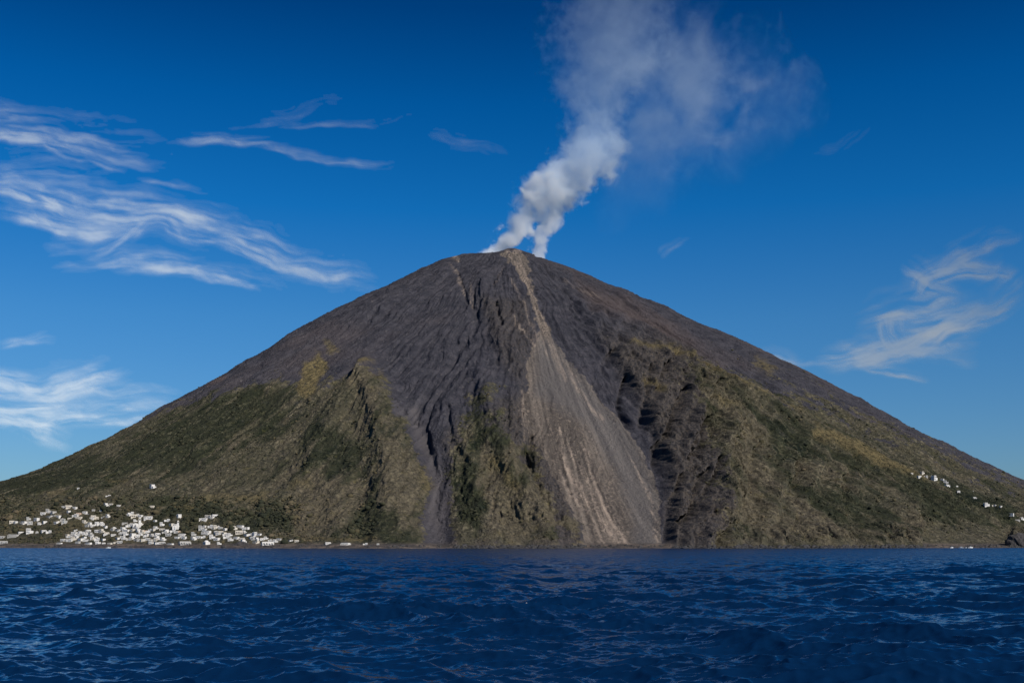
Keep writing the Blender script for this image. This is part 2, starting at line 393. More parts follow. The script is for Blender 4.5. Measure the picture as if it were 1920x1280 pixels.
# ------------------------------------------------------------------ node helpers
class NT:
    def __init__(s, nt):
        s.nt = nt; s.n = nt.nodes; s.l = nt.links
    def put(s, sock, v):
        if isinstance(v, bpy.types.NodeSocket): s.l.new(v, sock)
        elif v is not None:
            if isinstance(v, (tuple, list)) and sock.type == 'RGBA' and len(v) == 3: v = (*v, 1)
            sock.default_value = v
    def m(s, op, a, b=None, c=None, clamp=False):
        n = s.n.new('ShaderNodeMath'); n.operation = op; n.use_clamp = clamp
        s.put(n.inputs[0], a); s.put(n.inputs[1], b); s.put(n.inputs[2], c)
        return n.outputs[0]
    def vm(s, op, a, b=None):
        n = s.n.new('ShaderNodeVectorMath'); n.operation = op
        s.put(n.inputs[0], a); s.put(n.inputs[1], b)
        return n.outputs['Value'] if op in ('LENGTH', 'DOT_PRODUCT') else n.outputs[0]
    def scale(s, v, k):
        n = s.n.new('ShaderNodeVectorMath'); n.operation = 'SCALE'
        s.put(n.inputs[0], v); s.put(n.inputs['Scale'], k); return n.outputs[0]
    def attr(s, name):
        n = s.n.new('ShaderNodeAttribute'); n.attribute_name = name; return n.outputs['Fac']
    def mix(s, f, a, b, blend='MIX'):
        n = s.n.new('ShaderNodeMix'); n.data_type = 'RGBA'; n.blend_type = blend
        s.put(n.inputs[0], f); s.put(n.inputs[6], a); s.put(n.inputs[7], b)
        return n.outputs[2]
    def noise(s, vec, scale, detail=3, rough=.5, dist=0.0, color=False, dim='3D'):
        n = s.n.new('ShaderNodeTexNoise'); n.noise_dimensions = dim
        s.put(n.inputs['Vector'], vec); s.put(n.inputs['Scale'], scale); s.put(n.inputs['Detail'], detail)
        s.put(n.inputs['Roughness'], rough); s.put(n.inputs['Distortion'], dist)
        return n.outputs['Color'] if color else n.outputs['Fac']
    def ss(s, a, b, x):
        n = s.n.new('ShaderNodeMapRange'); n.interpolation_type = 'SMOOTHSTEP'
        s.put(n.inputs[0], x); s.put(n.inputs[1], a); s.put(n.inputs[2], b)
        return n.outputs[0]
    def xyz(s, v):
        n = s.n.new('ShaderNodeSeparateXYZ'); s.put(n.inputs[0], v); return n.outputs
    def comb(s, x, y, z=0.0):
        n = s.n.new('ShaderNodeCombineXYZ'); s.put(n.inputs[0], x); s.put(n.inputs[1], y); s.put(n.inputs[2], z); return n.outputs[0]
    def curve(s, x, pts):
        n = s.n.new('ShaderNodeFloatCurve'); c = n.mapping.curves[0]
        while len(c.points) > 2: c.points.remove(c.points[1])
        c.points[0].location = pts[0]; c.points[-1].location = pts[-1]
        for p in pts[1:-1]: c.points.new(*p)
        n.mapping.update(); s.put(n.inputs['Value'], x); return n.outputs[0]

def new_mat(name):
    m = bpy.data.materials.new(name); m.use_nodes = True
    t = NT(m.node_tree)
    p = m.node_tree.nodes['Principled BSDF']
    return m, t, p

def simple_mat(name, col, rough=.8, var=0.0, vscale=.4):
    m, t, p = new_mat(name)
    p.inputs['Roughness'].default_value = rough
    if var:
        tc = t.n.new('ShaderNodeTexCoord')
        n = t.noise(tc.outputs['Object'], vscale, 4, .6)
        c = t.mix(t.ss(.3, .75, n), tuple(c * (1 - var) for c in col), tuple(min(1, c * (1 + var * .5)) for c in col))
        t.put(p.inputs['Base Color'], c)
    else:
        p.inputs['Base Color'].default_value = (*col, 1)
    return m

# ------------------------------------------------------------------ mountain material
mm, t, p = new_mat('volcanic_ground')
p.inputs['Roughness'].default_value = .95
p.inputs['Specular IOR Level'].default_value = .12
geo = t.n.new('ShaderNodeNewGeometry'); P = geo.outputs['Position']
n1 = t.noise(P, .085, 5, .7); n2 = t.noise(P, .32, 4, .6); n3 = t.noise(P, .035, 4, .55)
nf = t.noise(t.vm('MULTIPLY', P, (.15, .085, .11)), 1.0, 4, .72, .8)
nd = t.noise(t.vm('MULTIPLY', P, (.22, .11, .11)), 1.0, 5, .65, .6)
nw = t.noise(t.vm('ADD', P, (300., 70., 9.)), .055, 6, .68)
a_ = {k: t.attr(k) for k in ('scree', 'tan', 'grey', 'chan', 'veg', 'grass', 'rough', 'red', 'brown', 'dkgreen', 'mott', 'rib', 'beach', 'tone', 'strk', 'fine', 'dry')}
# bare ash and lava rock
ashc = t.mix(t.ss(.32, .70, n3), (.034, .034, .044), (.064, .061, .073))
ashc = t.mix(t.m('MULTIPLY', t.ss(.0, .5, a_['strk']), .4), ashc, (.094, .090, .100))
ashc = t.mix(t.m('MULTIPLY', t.ss(.05, .5, a_['tone']), .5), ashc, (.082, .067, .068))
ashc = t.mix(t.m('MULTIPLY', t.ss(.60, .74, n1), .6), ashc, (.135, .122, .122))
ashc = t.mix(t.m('MULTIPLY', t.ss(.60, .68, nf), .5), ashc, (.17, .155, .15))
ashc = t.mix(t.m('MULTIPLY', t.ss(.64, .70, t.noise(P, .13, 3, .7, 1.2)), .4), ashc, (.20, .18, .17))
ashc = t.mix(t.m('MULTIPLY', t.ss(.43, .31, nf), .65), ashc, (.019, .019, .025))
ashc = t.mix(t.m('MULTIPLY', t.ss(.42, .30, nw), .5), ashc, (.030, .031, .040))
ashc = t.mix(t.m('MULTIPLY', a_['red'], .7), ashc, (.105, .078, .070))
rock = t.mix(t.ss(.36, .66, nd), (.030, .029, .032), (.098, .082, .070))
rock = t.mix(t.m('MULTIPLY', t.ss(.55, .72, nw), .7), rock, (.145, .112, .080))
rock = t.mix(t.m('MULTIPLY', t.ss(.60, .72, nf), .6), rock, (.20, .165, .13))
col = t.mix(t.m('MULTIPLY', a_['rough'], .9, clamp=True), ashc, rock)
# scree
scc = t.mix(t.ss(-.35, .45, a_['strk']), (.085, .072, .064), (.175, .146, .124))
scc = t.mix(t.m('MULTIPLY', t.ss(.52, .68, nf), .6), scc, (.29, .232, .185))
scc = t.mix(t.m('MULTIPLY', t.ss(.46, .32, nf), .6), scc, (.042, .037, .035))
gr = t.mix(t.ss(-.4, .5, a_['strk']), (.098, .090, .090), (.150, .136, .130))
gr = t.mix(t.m('MULTIPLY', t.ss(.56, .72, nf), .3), gr, (.20, .17, .15))
scc = t.mix(t.m('MULTIPLY', a_['grey'], .85), scc, gr)
sf = t.ss(.30, .62, t.m('MULTIPLY', a_['scree'], t.m('MULTIPLY_ADD', n1, 1.2, t.m('MULTIPLY_ADD', nw, .8, .05))))
col = t.mix(sf, col, scc)
col = t.mix(t.m('MULTIPLY', a_['chan'], .8), col, t.mix(t.ss(-.4, .5, a_['strk']), (.072, .066, .072), (.125, .112, .115)))
tf = t.m('MULTIPLY', a_['tan'], t.ss(-.25, .3, t.m('ADD', a_['strk'], t.m('SUBTRACT', nf, .5))), clamp=True)
col = t.mix(tf, col, (.40, .315, .25))
# scrub-covered slopes: dark maquis, dry grass, bare earth in one tangle
vg = t.mix(t.ss(.36, .60, n1), (.028, .030, .024), (.072, .063, .042))
vg = t.mix(t.m('MULTIPLY', a_['brown'], .9), vg, t.mix(t.ss(.38, .6, n1), (.062, .053, .045), (.128, .106, .080)))
vg = t.mix(t.m('MULTIPLY', a_['dkgreen'], .9), vg, t.mix(t.ss(.4, .62, n1), (.010, .016, .012), (.032, .037, .022)))
vg = t.mix(t.m('MULTIPLY', t.ss(.0, .4, a_['dry']), .35), vg, (.090, .074, .055))
vg = t.mix(t.m('MULTIPLY', t.ss(.05, .4, a_['fine']), .7), vg, (.125, .10, .068))
vg = t.mix(t.m('MULTIPLY', t.ss(.55, .69, nw), .75), vg, (.11, .092, .040))
vg = t.mix(t.m('MULTIPLY', t.ss(.44, .33, nw), .65), vg, (.060, .054, .055))
drift = t.ss(-.55, .35, t.m('ADD', a_['mott'], t.m('MULTIPLY', a_['fine'], .4)))
vg = t.mix(t.m('MULTIPLY', t.m('MULTIPLY', t.ss(.53, .63, nf), .95), drift), vg, (.20, .168, .118))
vg = t.mix(t.m('MULTIPLY', t.ss(.60, .68, t.noise(P, .16, 3, .7, 1.2)), t.m('MULTIPLY', drift, .8)), vg, (.29, .24, .165))
vg = t.mix(t.m('MULTIPLY', t.ss(.475, .385, nf), t.m('MULTIPLY_ADD', drift, -.25, .95)), vg, (.012, .015, .012))
vg = t.mix(t.m('MULTIPLY', t.ss(.05, .5, a_['rib']), .25), vg, (.115, .098, .064))
dkf = t.m('MULTIPLY', a_['dkgreen'], t.ss(.3, .55, t.m('ADD', n1, t.m('MULTIPLY', a_['dkgreen'], .12))))
vg = t.mix(t.m('MULTIPLY', dkf, .72), vg, t.mix(1.0, vg, (.42, .52, .44), 'MULTIPLY'))       # closed evergreen thicket
vg = t.mix(t.m('MULTIPLY', a_['brown'], .8), vg, t.mix(1.0, vg, (1.04, 1.0, .96), 'MULTIPLY'))   # dry broom and earth
vg = t.mix(1.0, vg, (.92, .96, .94), 'MULTIPLY')
col = t.mix(t.ss(.36, .64, t.m('ADD', t.m('MULTIPLY_ADD', a_['veg'], 1.25, -.12), t.m('ADD', t.m('MULTIPLY_ADD', nw, 1.5, -.75), t.m('MULTIPLY_ADD', nf, 1.2, -.6)))), col, vg)
gc = t.mix(t.ss(.35, .65, n1), (.080, .066, .034), (.185, .145, .072))
gc = t.mix(t.m('MULTIPLY', t.ss(.48, .36, nf), .8), gc, (.03, .03, .018))
gf = t.m('MULTIPLY', a_['grass'], t.ss(.36, .56, t.m('ADD', nf, t.m('MULTIPLY', a_['grass'], .08))), clamp=True)
col = t.mix(gf, col, gc)
bc = t.mix(t.ss(.4, .65, n3), (.075, .065, .062), (.17, .135, .11))
col = t.mix(a_['beach'], col, bc)
t.put(p.inputs['Base Color'], col)
bmp = t.n.new('ShaderNodeBump'); bmp.inputs['Strength'].default_value = 1.0; bmp.inputs['Distance'].default_value = 5.0
t.put(bmp.inputs['Height'], t.m('ADD', n1, t.m('ADD', nf, t.m('MULTIPLY', n2, .4))))
t.put(p.inputs['Normal'], bmp.outputs[0])
me.materials.append(mm)

# ------------------------------------------------------------------ scrub: bushes over the lower slopes, uncountable
fu = U0 + FPX * X2 / Y2; fv = V0 - FPX * (Z2 - HC) / Y2
front = (RY < 300) & (Z2 > 5)
ptx, pty, ptz = X2[front], Y2[front], Z2[front]
fuF, fvF = fu[front], fv[front]
def ground_at(u, v):
    k = np.argmin((fuF - u) ** 2 + (fvF - v) ** 2)
    return float(ptx[k]), float(pty[k]), float(ptz[k])

def ico():
    g = (1 + 5 ** .5) / 2
    v = np.array([(-1, g, 0), (1, g, 0), (-1, -g, 0), (1, -g, 0), (0, -1, g), (0, 1, g), (0, -1, -g), (0, 1, -g), (g, 0, -1), (g, 0, 1), (-g, 0, -1), (-g, 0, 1)], float)
    v /= np.linalg.norm(v[0])
    f = np.array([(0, 11, 5), (0, 5, 1), (0, 1, 7), (0, 7, 10), (0, 10, 11), (1, 5, 9), (5, 11, 4), (11, 10, 2), (10, 7, 6), (7, 1, 8), (3, 9, 4), (3, 4, 2), (3, 2, 6), (3, 6, 8), (3, 8, 9), (4, 9, 5), (2, 4, 11), (6, 2, 10), (8, 6, 7), (9, 8, 1)])
    return v, f
IV, IF = ico()
HOUSE_PX = []            # filled below, bushes keep clear of houses
def build_scrub(n):
    dens = np.clip(veg[front] * (0.08 + 1.1 * sstep(-.1, .35, -dry[front] + .5 * lump[front])) * (1 - .8 * grass[front]) * (1 - beach[front]) * (1 - .7 * brown[front]) * (1 + .8 * dkgreen[front]), 0, None)
    vzone = sstep(600, 540, fuF) * sstep(925, 950, fvF)
    dens = dens * (ptz > 9) + 1.4 * vzone * (ptz > 7) + 0.02 * (rough[front] * (1 - scree[front]))
    area = (pty / 2500.0) ** 1.0                      # columns spread with distance
    w = dens * area
    k = rng.choice(len(ptx), n, p=w / w.sum())
    bx = ptx[k] + rng.uniform(-2, 2, n); by = pty[k] + rng.uniform(-2, 2, n); bz = ptz[k]
    keep = np.ones(n, bool)
    bu, bv = fuF[k], fvF[k]
    for (hu, hv, hw) in HOUSE_PX:
        keep &= ~((np.abs(bu - hu) < hw * .62 + 1.5) & (bv > hv - 5) & (bv < hv + 7))
    bx, by, bz, bu, keep_v = bx[keep], by[keep], bz[keep], bu[keep], bv[keep]
    n = len(bx)
    rad = (.55 + 1.1 * rng.random(n) ** 2) * (1 + 1.3 * (rng.random(n) < .10))
    vill = (bu < 720) & (keep_v > 930)
    rad = np.where(vill, rad * 1.7, rad)
    ang = rng.uniform(0, 6.28, n)
    v = IV[None] * (1 + rng.uniform(-.35, .35, (n, 12, 1)))
    sx = rng.uniform(.8, 1.5, (n, 1)); sz = rng.uniform(.55, 1.0, (n, 1))
    vx = v[:, :, 0] * sx; vy = v[:, :, 1]; vz = v[:, :, 2] * sz
    c, s = np.cos(ang)[:, None], np.sin(ang)[:, None]
    co = np.stack([(vx * c - vy * s) * rad[:, None] + bx[:, None], (vx * s + vy * c) * rad[:, None] + by[:, None], vz * rad[:, None] + (bz + .25 * rad)[:, None]], -1).reshape(-1, 3).astype(F32)
    fa = (IF[None] + (np.arange(n) * 12)[:, None, None]).reshape(-1, 3).astype(np.int32)
    m = bpy.data.meshes.new('scrub')
    m.vertices.add(len(co)); m.vertices.foreach_set('co', co.ravel())
    m.loops.add(fa.size); m.loops.foreach_set('vertex_index', fa.ravel())
    m.polygons.add(len(fa)); m.polygons.foreach_set('loop_start', np.arange(0, fa.size, 3, dtype=np.int32))
    m.update(calc_edges=True)
    pb, pd = brown[front][k][keep], dkgreen[front][k][keep]
    attr(m, 'hue', np.repeat(np.clip(rng.random(n) * .8 + .08 + .42 * pb - .42 * pd, 0, 1), 12))
    o = link(bpy.data.objects.new('scrub', m))
    tag(o, 'dark green maquis scrub covering the lower mountain slopes', 'scrub', kind='stuff')
    sm, t, p = new_mat('scrub_leaves')
    p.inputs['Roughness'].default_value = .9; p.inputs['Specular IOR Level'].default_value = .15
    h = t.attr('hue')
    geo = t.n.new('ShaderNodeNewGeometry')
    c = t.mix(t.ss(0, .45, h), (.022, .026, .017), (.046, .045, .026))
    c = t.mix(t.ss(.5, .8, h), c, (.085, .070, .040))
    c = t.mix(t.ss(.84, .95, h), c, (.12, .095, .06))
    c = t.mix(t.m('MULTIPLY', t.ss(.5, .7, t.noise(geo.outputs['Position'], .9, 3)), .4), c, (.075, .070, .035))
    t.put(p.inputs['Base Color'], c)
    m.materials.append(sm)
    return o

# ------------------------------------------------------------------ houses
M_WHITE = simple_mat('limewashed_wall', (.70, .67, .63), .85, .2, .3)
M_CREAM = simple_mat('cream_wall', (.62, .56, .47), .85, .18, .25)
M_GREY = simple_mat('warm_grey_wall', (.46, .44, .41), .85, .2, .25)  # darker, warm grey wall tone, given to some houses at random
M_PINK = simple_mat('pale_ochre_wall', (.62, .45, .33), .85, .15, .25)
M_ROOF = simple_mat('flat_roof_screed', (.52, .49, .45), .9, .2, .3)
M_DARK = simple_mat('shadowed_opening_shutter', (.035, .045, .06), .6)
M_DOOR = simple_mat('blue_painted_door', (.05, .10, .18), .6)

def mesh_from_boxes(name, boxes, mat):
    vs, fs = [], []
    for (x0, x1, y0, y1, z0, z1) in boxes:
        b = len(vs)
        vs += [(x0, y0, z0), (x1, y0, z0), (x1, y1, z0), (x0, y1, z0), (x0, y0, z1), (x1, y0, z1), (x1, y1, z1), (x0, y1, z1)]
        fs += [(b, b + 3, b + 2, b + 1), (b + 4, b + 5, b + 6, b + 7), (b, b + 1, b + 5, b + 4), (b + 1, b + 2, b + 6, b + 5), (b + 2, b + 3, b + 7, b + 6), (b + 3, b, b + 4, b + 7)]
    m = bpy.data.meshes.new(name); m.from_pydata(vs, [], fs); m.update(); m.materials.append(mat)
    return m

def house_parts(kind, wall_mat):
    """list of (part name, mesh); front is -Y, width about 10 m, foot sunk 4 m into the slope"""
    P = []
    if kind == 0:      # single cube with parapet
        P.append(('wall', mesh_from_boxes('wall', [(-5, 5, -3.5, 3.5, -4, 4.2), (-5, 5, -3.5, -3.2, 4.2, 4.7), (-5, 5, 3.2, 3.5, 4.2, 4.7), (-5, -4.7, -3.2, 3.2, 4.2, 4.7), (4.7, 5, -3.2, 3.2, 4.2, 4.7)], wall_mat)))
        P.append(('roof', mesh_from_boxes('roof', [(-4.69, 4.69, -3.19, 3.19, 4.21, 4.3)], M_ROOF)))
        op = [(-3.4, -2.2, 1.2, 2.7), (2.2, 3.4, 1.2, 2.7)]; dr = [(-.6, .6, 0, 2.3)]; fy = -3.5
    elif kind == 1:    # two storeys, stepped
        P.append(('wall', mesh_from_boxes('wall', [(-5, 1, -3.5, 3.5, -4, 6.6), (1, 5, -3.2, 3.5, -4, 3.5), (-5, 1, -3.5, -3.2, 6.6, 7.0), (-5, 1, 3.2, 3.5, 6.6, 7.0)], wall_mat)))
        P.append(('roof', mesh_from_boxes('roof', [(-4.9, .9, -3.1, 3.1, 6.61, 6.7)], M_ROOF)))
        P.append(('roof', mesh_from_boxes('roof', [(1.01, 4.9, -3.1, 3.4, 3.51, 3.6)], M_ROOF)))
        op = [(-4, -2.9, 4.2, 5.7), (-1.4, -.3, 4.2, 5.7), (-4, -2.9, 1.2, 2.5)]; dr = [(-1.5, -.4, 0, 2.3)]; fy = -3.5
    elif kind == 2:    # long low house with a colonnaded terrace
        cols = [(x - .35, x + .35, -6.2, -5.5, -4, 2.8) for x in (-6.6, -3.3, 0, 3.3, 6.6)]
        P.append(('wall', mesh_from_boxes('wall', [(-7, 7, -3, 3, -4, 4.0), (-7, 7, -3, -2.7, 4.0, 4.4)], wall_mat)))
        P.append(('roof', mesh_from_boxes('roof', [(-6.9, 6.9, -2.6, 2.9, 4.01, 4.1)], M_ROOF)))
        P.append(('terrace', mesh_from_boxes('terrace', [(-7.2, 7.2, -6.4, -3.01, -4, -.05)] + [(a, b, c, d, -.04, z) for a, b, c, d, _, z in cols] + [(-7, 7, -6.2, -5.5, 2.81, 3.2)], wall_mat)))
        op = [(-5.4, -4.2, 1.1, 2.5), (-2.2, -1, 1.1, 2.5), (4.2, 5.4, 1.1, 2.5)]; dr = [(1.0, 2.2, 0, 2.3)]; fy = -3.0
    elif kind == 3:    # L-shaped with a higher wing
        P.append(('wall', mesh_from_boxes('wall', [(-5.5, 0, -2, 4, -4, 3.6), (0, 5, -4, 4, -4, 5.2), (0, 5, -4, -3.7, 5.2, 5.6)], wall_mat)))
        P.append(('roof', mesh_from_boxes('roof', [(-5.4, -.05, -1.9, 3.9, 3.61, 3.7)], M_ROOF)))
        P.append(('roof', mesh_from_boxes('roof', [(.1, 4.9, -3.6, 3.9, 5.21, 5.3)], M_ROOF)))
        op = [(1, 2, 2.8, 4), (3.2, 4.2, 2.8, 4), (3.2, 4.2, .6, 1.9)]; dr = [(1, 2.1, 0, 2.2)]; fy = -4.0
    else:              # domed cistern house
        m = mesh_from_boxes('wall', [(-4, 4, -3.5, 3.5, -4, 3.6)], wall_mat)
        P.append(('wall', m))
        vs, fs = [], []
        for i in range(6):
            a = i / 5 * math.pi / 2
            for j in range(14):
                b = j / 14 * 2 * math.pi
                vs.append((3.2 * math.cos(a) * math.cos(b), 3.2 * math.cos(a) * math.sin(b), 3.61 + 2.0 * math.sin(a)))
        for i in range(5):
            for j in range(14):
                k = (j + 1) % 14
                fs.append((i * 14 + j, i * 14 + k, i * 14 + 14 + k, i * 14 + 14 + j))
        d = bpy.data.meshes.new('dome'); d.from_pydata(vs, [], fs); d.materials.append(wall_mat)
        P.append(('dome', d))
        op = [(-2.9, -1.9, 1.2, 2.5), (1.9, 2.9, 1.2, 2.5)]; dr = [(-.55, .55, 0, 2.3)]; fy = -3.5
    for (a, b, c, d) in op:
        P.append(('window', mesh_from_boxes('window', [(a - .25, b + .25, fy - .06, fy - .003, c - .2, d + .2)], M_DARK)))
    for (a, b, c, d) in dr:
        P.append(('door', mesh_from_boxes('door', [(a, b, fy - .06, fy - .003, c, d)], M_DOOR)))
    return P
WID = [10, 10, 14, 10.5, 8]
SHAPE = ['white cube house', 'white two-storey house', 'long white columned house', 'white L-shaped house', 'white domed house']

def ordinal(i):
    W = ['first', 'second', 'third', 'fourth', 'fifth', 'sixth', 'seventh', 'eighth', 'ninth', 'tenth', 'eleventh', 'twelfth', 'thirteenth', 'fourteenth', 'fifteenth', 'sixteenth', 'seventeenth', 'eighteenth', 'nineteenth', 'twentieth']
    return W[i]

# where each hamlet stands: phrase -> [(u, v of the foot, width px, shape[, ochre])]
VILLAGE = {
 'in the far left beach hamlet': [(2, 1007, 12, 0), (8, 1018, 17, 2), (24, 1004, 16, 2), (40, 1001, 9, 0), (56, 998, 14, 1), (68, 999, 6, 4), (80, 997, 9, 0), (92, 1000, 9, 3)],
 'in the scattered row beside the upper hamlet': [(20, 979, 10, 0), (30, 979, 9, 3), (46, 981, 12, 2), (53, 972, 8, 1), (58, 981, 9, 0), (70, 976, 10, 0), (75, 983, 8, 1), (85, 981, 9, 3)],
 'in the upper left hamlet': [(80, 964, 9, 0), (90, 958, 9, 1), (95, 970, 12, 2), (98, 962, 10, 3), (103, 968, 9, 0), (110, 968, 8, 0)],
 'in the trio above the upper left hamlet': [(120, 952, 6, 0), (128, 951, 13, 2), (141, 952, 8, 0)],
 'in the hamlet beside the terraced field': [(128, 963, 9, 1), (133, 975, 8, 0), (140, 970, 10, 3), (147, 965, 9, 0, 1), (150, 973, 12, 2), (160, 961, 9, 0), (170, 965, 7, 0)],
 'in the slope row over the beach cluster': [(106, 982, 10, 0), (113, 980, 9, 3), (122, 978, 9, 1), (160, 980, 10, 1), (165, 986, 10, 0), (174, 986, 12, 2), (186, 984, 11, 3), (197, 987, 10, 2)],
 'in the thin row under the dark wood': [(171, 973, 7, 0), (181, 972, 10, 2), (192, 972, 8, 3), (202, 969, 9, 1)],
 'alone among scrub high over the village': [(145, 917, 5, 0), (176, 955, 5, 0), (189, 958, 5, 4), (200, 947, 8, 1), (204, 932, 9, 3), (209, 947, 7, 0), (222, 948, 6, 0), (286, 950, 9, 2), (289, 914, 12, 1)],
 'in the row on the crest of the village': [(240, 968, 8, 0), (251, 967, 15, 2), (264, 969, 9, 0), (276, 973, 10, 1), (288, 977, 8, 3)],
 'in the top row of the beach cluster': [(138, 1000, 10, 0), (148, 998, 9, 3), (157, 1001, 9, 1), (167, 996, 8, 0)],
 'in the second row of the beach cluster': [(127, 1007, 9, 1), (137, 1006, 9, 0), (147, 1005, 10, 3), (158, 1007, 9, 0), (168, 1005, 9, 1), (178, 1007, 9, 0)],
 'in the third row of the beach cluster': [(119, 1013, 9, 0), (129, 1013, 10, 3), (140, 1012, 9, 1), (151, 1013, 10, 0), (161, 1013, 10, 2), (172, 1012, 9, 1), (183, 1012, 10, 3), (192, 1014, 8, 0)],
 'in the shore row of the beach cluster': [(113, 1019, 11, 2), (148, 1018, 8, 0), (164, 1020, 14, 2), (184, 1019, 10, 1), (192, 1019, 7, 0), (206, 1020, 9, 0)],
 'in the stair of houses under the crest': [(234, 982, 10, 2), (252, 977, 8, 1), (256, 984, 8, 0), (263, 985, 8, 1), (246, 986, 10, 3), (258, 990, 9, 1)],
 'in the upper row of the main village': [(184, 996, 9, 0), (192, 999, 9, 1), (202, 1001, 9, 0), (211, 994, 9, 3), (220, 992, 10, 2), (230, 993, 9, 1), (239, 995, 9, 0), (248, 996, 10, 3), (262, 996, 9, 1), (272, 997, 9, 0, 1), (282, 996, 9, 3), (292, 992, 9, 1)],
 'in the middle row of the main village': [(214, 1002, 10, 2), (225, 1002, 9, 0), (236, 1004, 9, 1), (247, 1004, 10, 3), (257, 1006, 9, 0), (266, 1005, 9, 1), (276, 1006, 10, 3), (286, 1004, 9, 1), (296, 1004, 9, 0)],
 'in the lower row of the main village': [(222, 1012, 10, 0), (232, 1010, 9, 1), (243, 1011, 9, 3), (254, 1013, 10, 2), (265, 1012, 9, 1), (276, 1013, 9, 0), (287, 1012, 10, 3), (297, 1013, 9, 1)],
 'in the shore row of the main village': [(217, 1018, 9, 3), (226, 1018, 9, 0), (285, 1019, 10, 1), (296, 1020, 9, 0), (304, 1019, 11, 2), (320, 1022, 13, 2)],
 'in the group above the main village': [(305, 983, 10, 1), (313, 977, 11, 3), (322, 986, 9, 0), (330, 987, 11, 1), (334, 970, 10, 3)],
 'in the right upper row of the main village': [(305, 995, 9, 0), (314, 997, 9, 1), (325, 997, 10, 3), (335, 998, 8, 0, 1), (317, 1005, 9, 0), (341, 1004, 13, 2)],
 'in the right lower row of the main village': [(306, 1011, 9, 1), (334, 1010, 9, 0), (345, 1010, 9, 3), (345, 1020, 22, 2), (362, 1002, 9, 1), (370, 1006, 9, 0), (378, 1008, 10, 3), (363, 1012, 11, 1), (386, 1020, 11, 4), (412, 1020, 9, 1)],
 'in the lone row above the eastern quarter': [(376, 974, 7, 0), (386, 972, 9, 3), (395, 970, 9, 1), (404, 970, 10, 0)],
 'in the upper row of the eastern quarter': [(376, 991, 9, 1), (386, 991, 9, 0), (394, 989, 9, 3), (403, 991, 10, 1), (412, 990, 9, 0), (420, 993, 9, 3), (441, 991, 9, 1), (452, 988, 13, 2), (465, 992, 8, 0)],
 'in the middle row of the eastern quarter': [(388, 999, 15, 2), (405, 999, 9, 1), (414, 1000, 10, 0), (423, 1002, 9, 3), (432, 1003, 9, 1), (451, 998, 15, 2), (462, 1003, 8, 0), (470, 1002, 9, 3), (480, 1003, 9, 1), (488, 1002, 9, 0)],
 'in the lower row of the eastern quarter': [(397, 1008, 10, 1), (405, 1012, 9, 0), (425, 1010, 10, 3), (432, 1014, 9, 1), (443, 1009, 10, 2), (453, 1012, 10, 0), (455, 1017, 10, 1), (471, 1009, 9, 3), (480, 1011, 9, 1), (480, 1017, 11, 2), (490, 1012, 9, 0), (498, 1010, 9, 1), (506, 1012, 8, 3)],
 'by the rocky end of the village beach': [(501, 1021, 20, 2), (515, 1014, 9, 1), (524, 1013, 8, 0), (545, 1015, 8, 3), (556, 1014, 9, 0)],
 'on the bare beach beyond the village': [(615, 1019, 11, 2), (647, 1021, 14, 2), (657, 1024, 7, 0), (683, 1021, 10, 3), (706, 1022, 5, 0)],
 'in the upper ridge hamlet on the east slope': [(1708, 886, 5, 0), (1724, 894, 7, 0), (1730, 890, 8, 1), (1736, 894, 7, 3), (1752, 898, 10, 1), (1765, 901, 6, 0), (1774, 909, 9, 2), (1776, 903, 9, 1), (1785, 908, 7, 0)],
 'strung below the ridge hamlet': [(1796, 911, 5, 0), (1797, 922, 6, 0), (1803, 913, 4, 0), (1811, 916, 4, 0), (1811, 922, 6, 0), (1822, 922, 5, 0)],
 'low on the east slope beyond the ridge hamlet': [(1826, 934, 8, 2), (1834, 938, 7, 1), (1849, 947, 9, 1), (1857, 948, 6, 0), (1863, 947, 4, 0), (1875, 950, 5, 0)],
 'at the eastern edge above the headland': [(1897, 963, 7, 0), (1897, 977, 5, 0), (1908, 977, 8, 2), (1918, 974, 8, 1)],
}
for _ph, _L in VILLAGE.items():
    if 'row' in _ph or 'stair' in _ph:
        _L.sort()
        for _a, _b in list(zip(_L[:-1], _L[1:])):
            if 8 < _b[0] - _a[0] < 15 and _a[0] > 110 and _b[0] < 520 and random.random() < .62:
                _L.append(((_a[0] + _b[0]) / 2, (_a[1] + _b[1]) / 2 + random.choice((-2.2, 2.0)), random.choice((7, 8, 9)), random.choice((0, 0, 1, 3, 3, 4))))
for L in VILLAGE.values():
    HOUSE_PX += [(h[0], h[1], h[2]) for h in L]
def copy_tree(root, loc, rz, sc3):
    r = root.copy(); COL.objects.link(r)
    r.location = loc; r.rotation_euler = (0, 0, rz); r.scale = sc3
    for ch in root.children:
        c = ch.copy(); COL.objects.link(c); c.parent = r
    return r

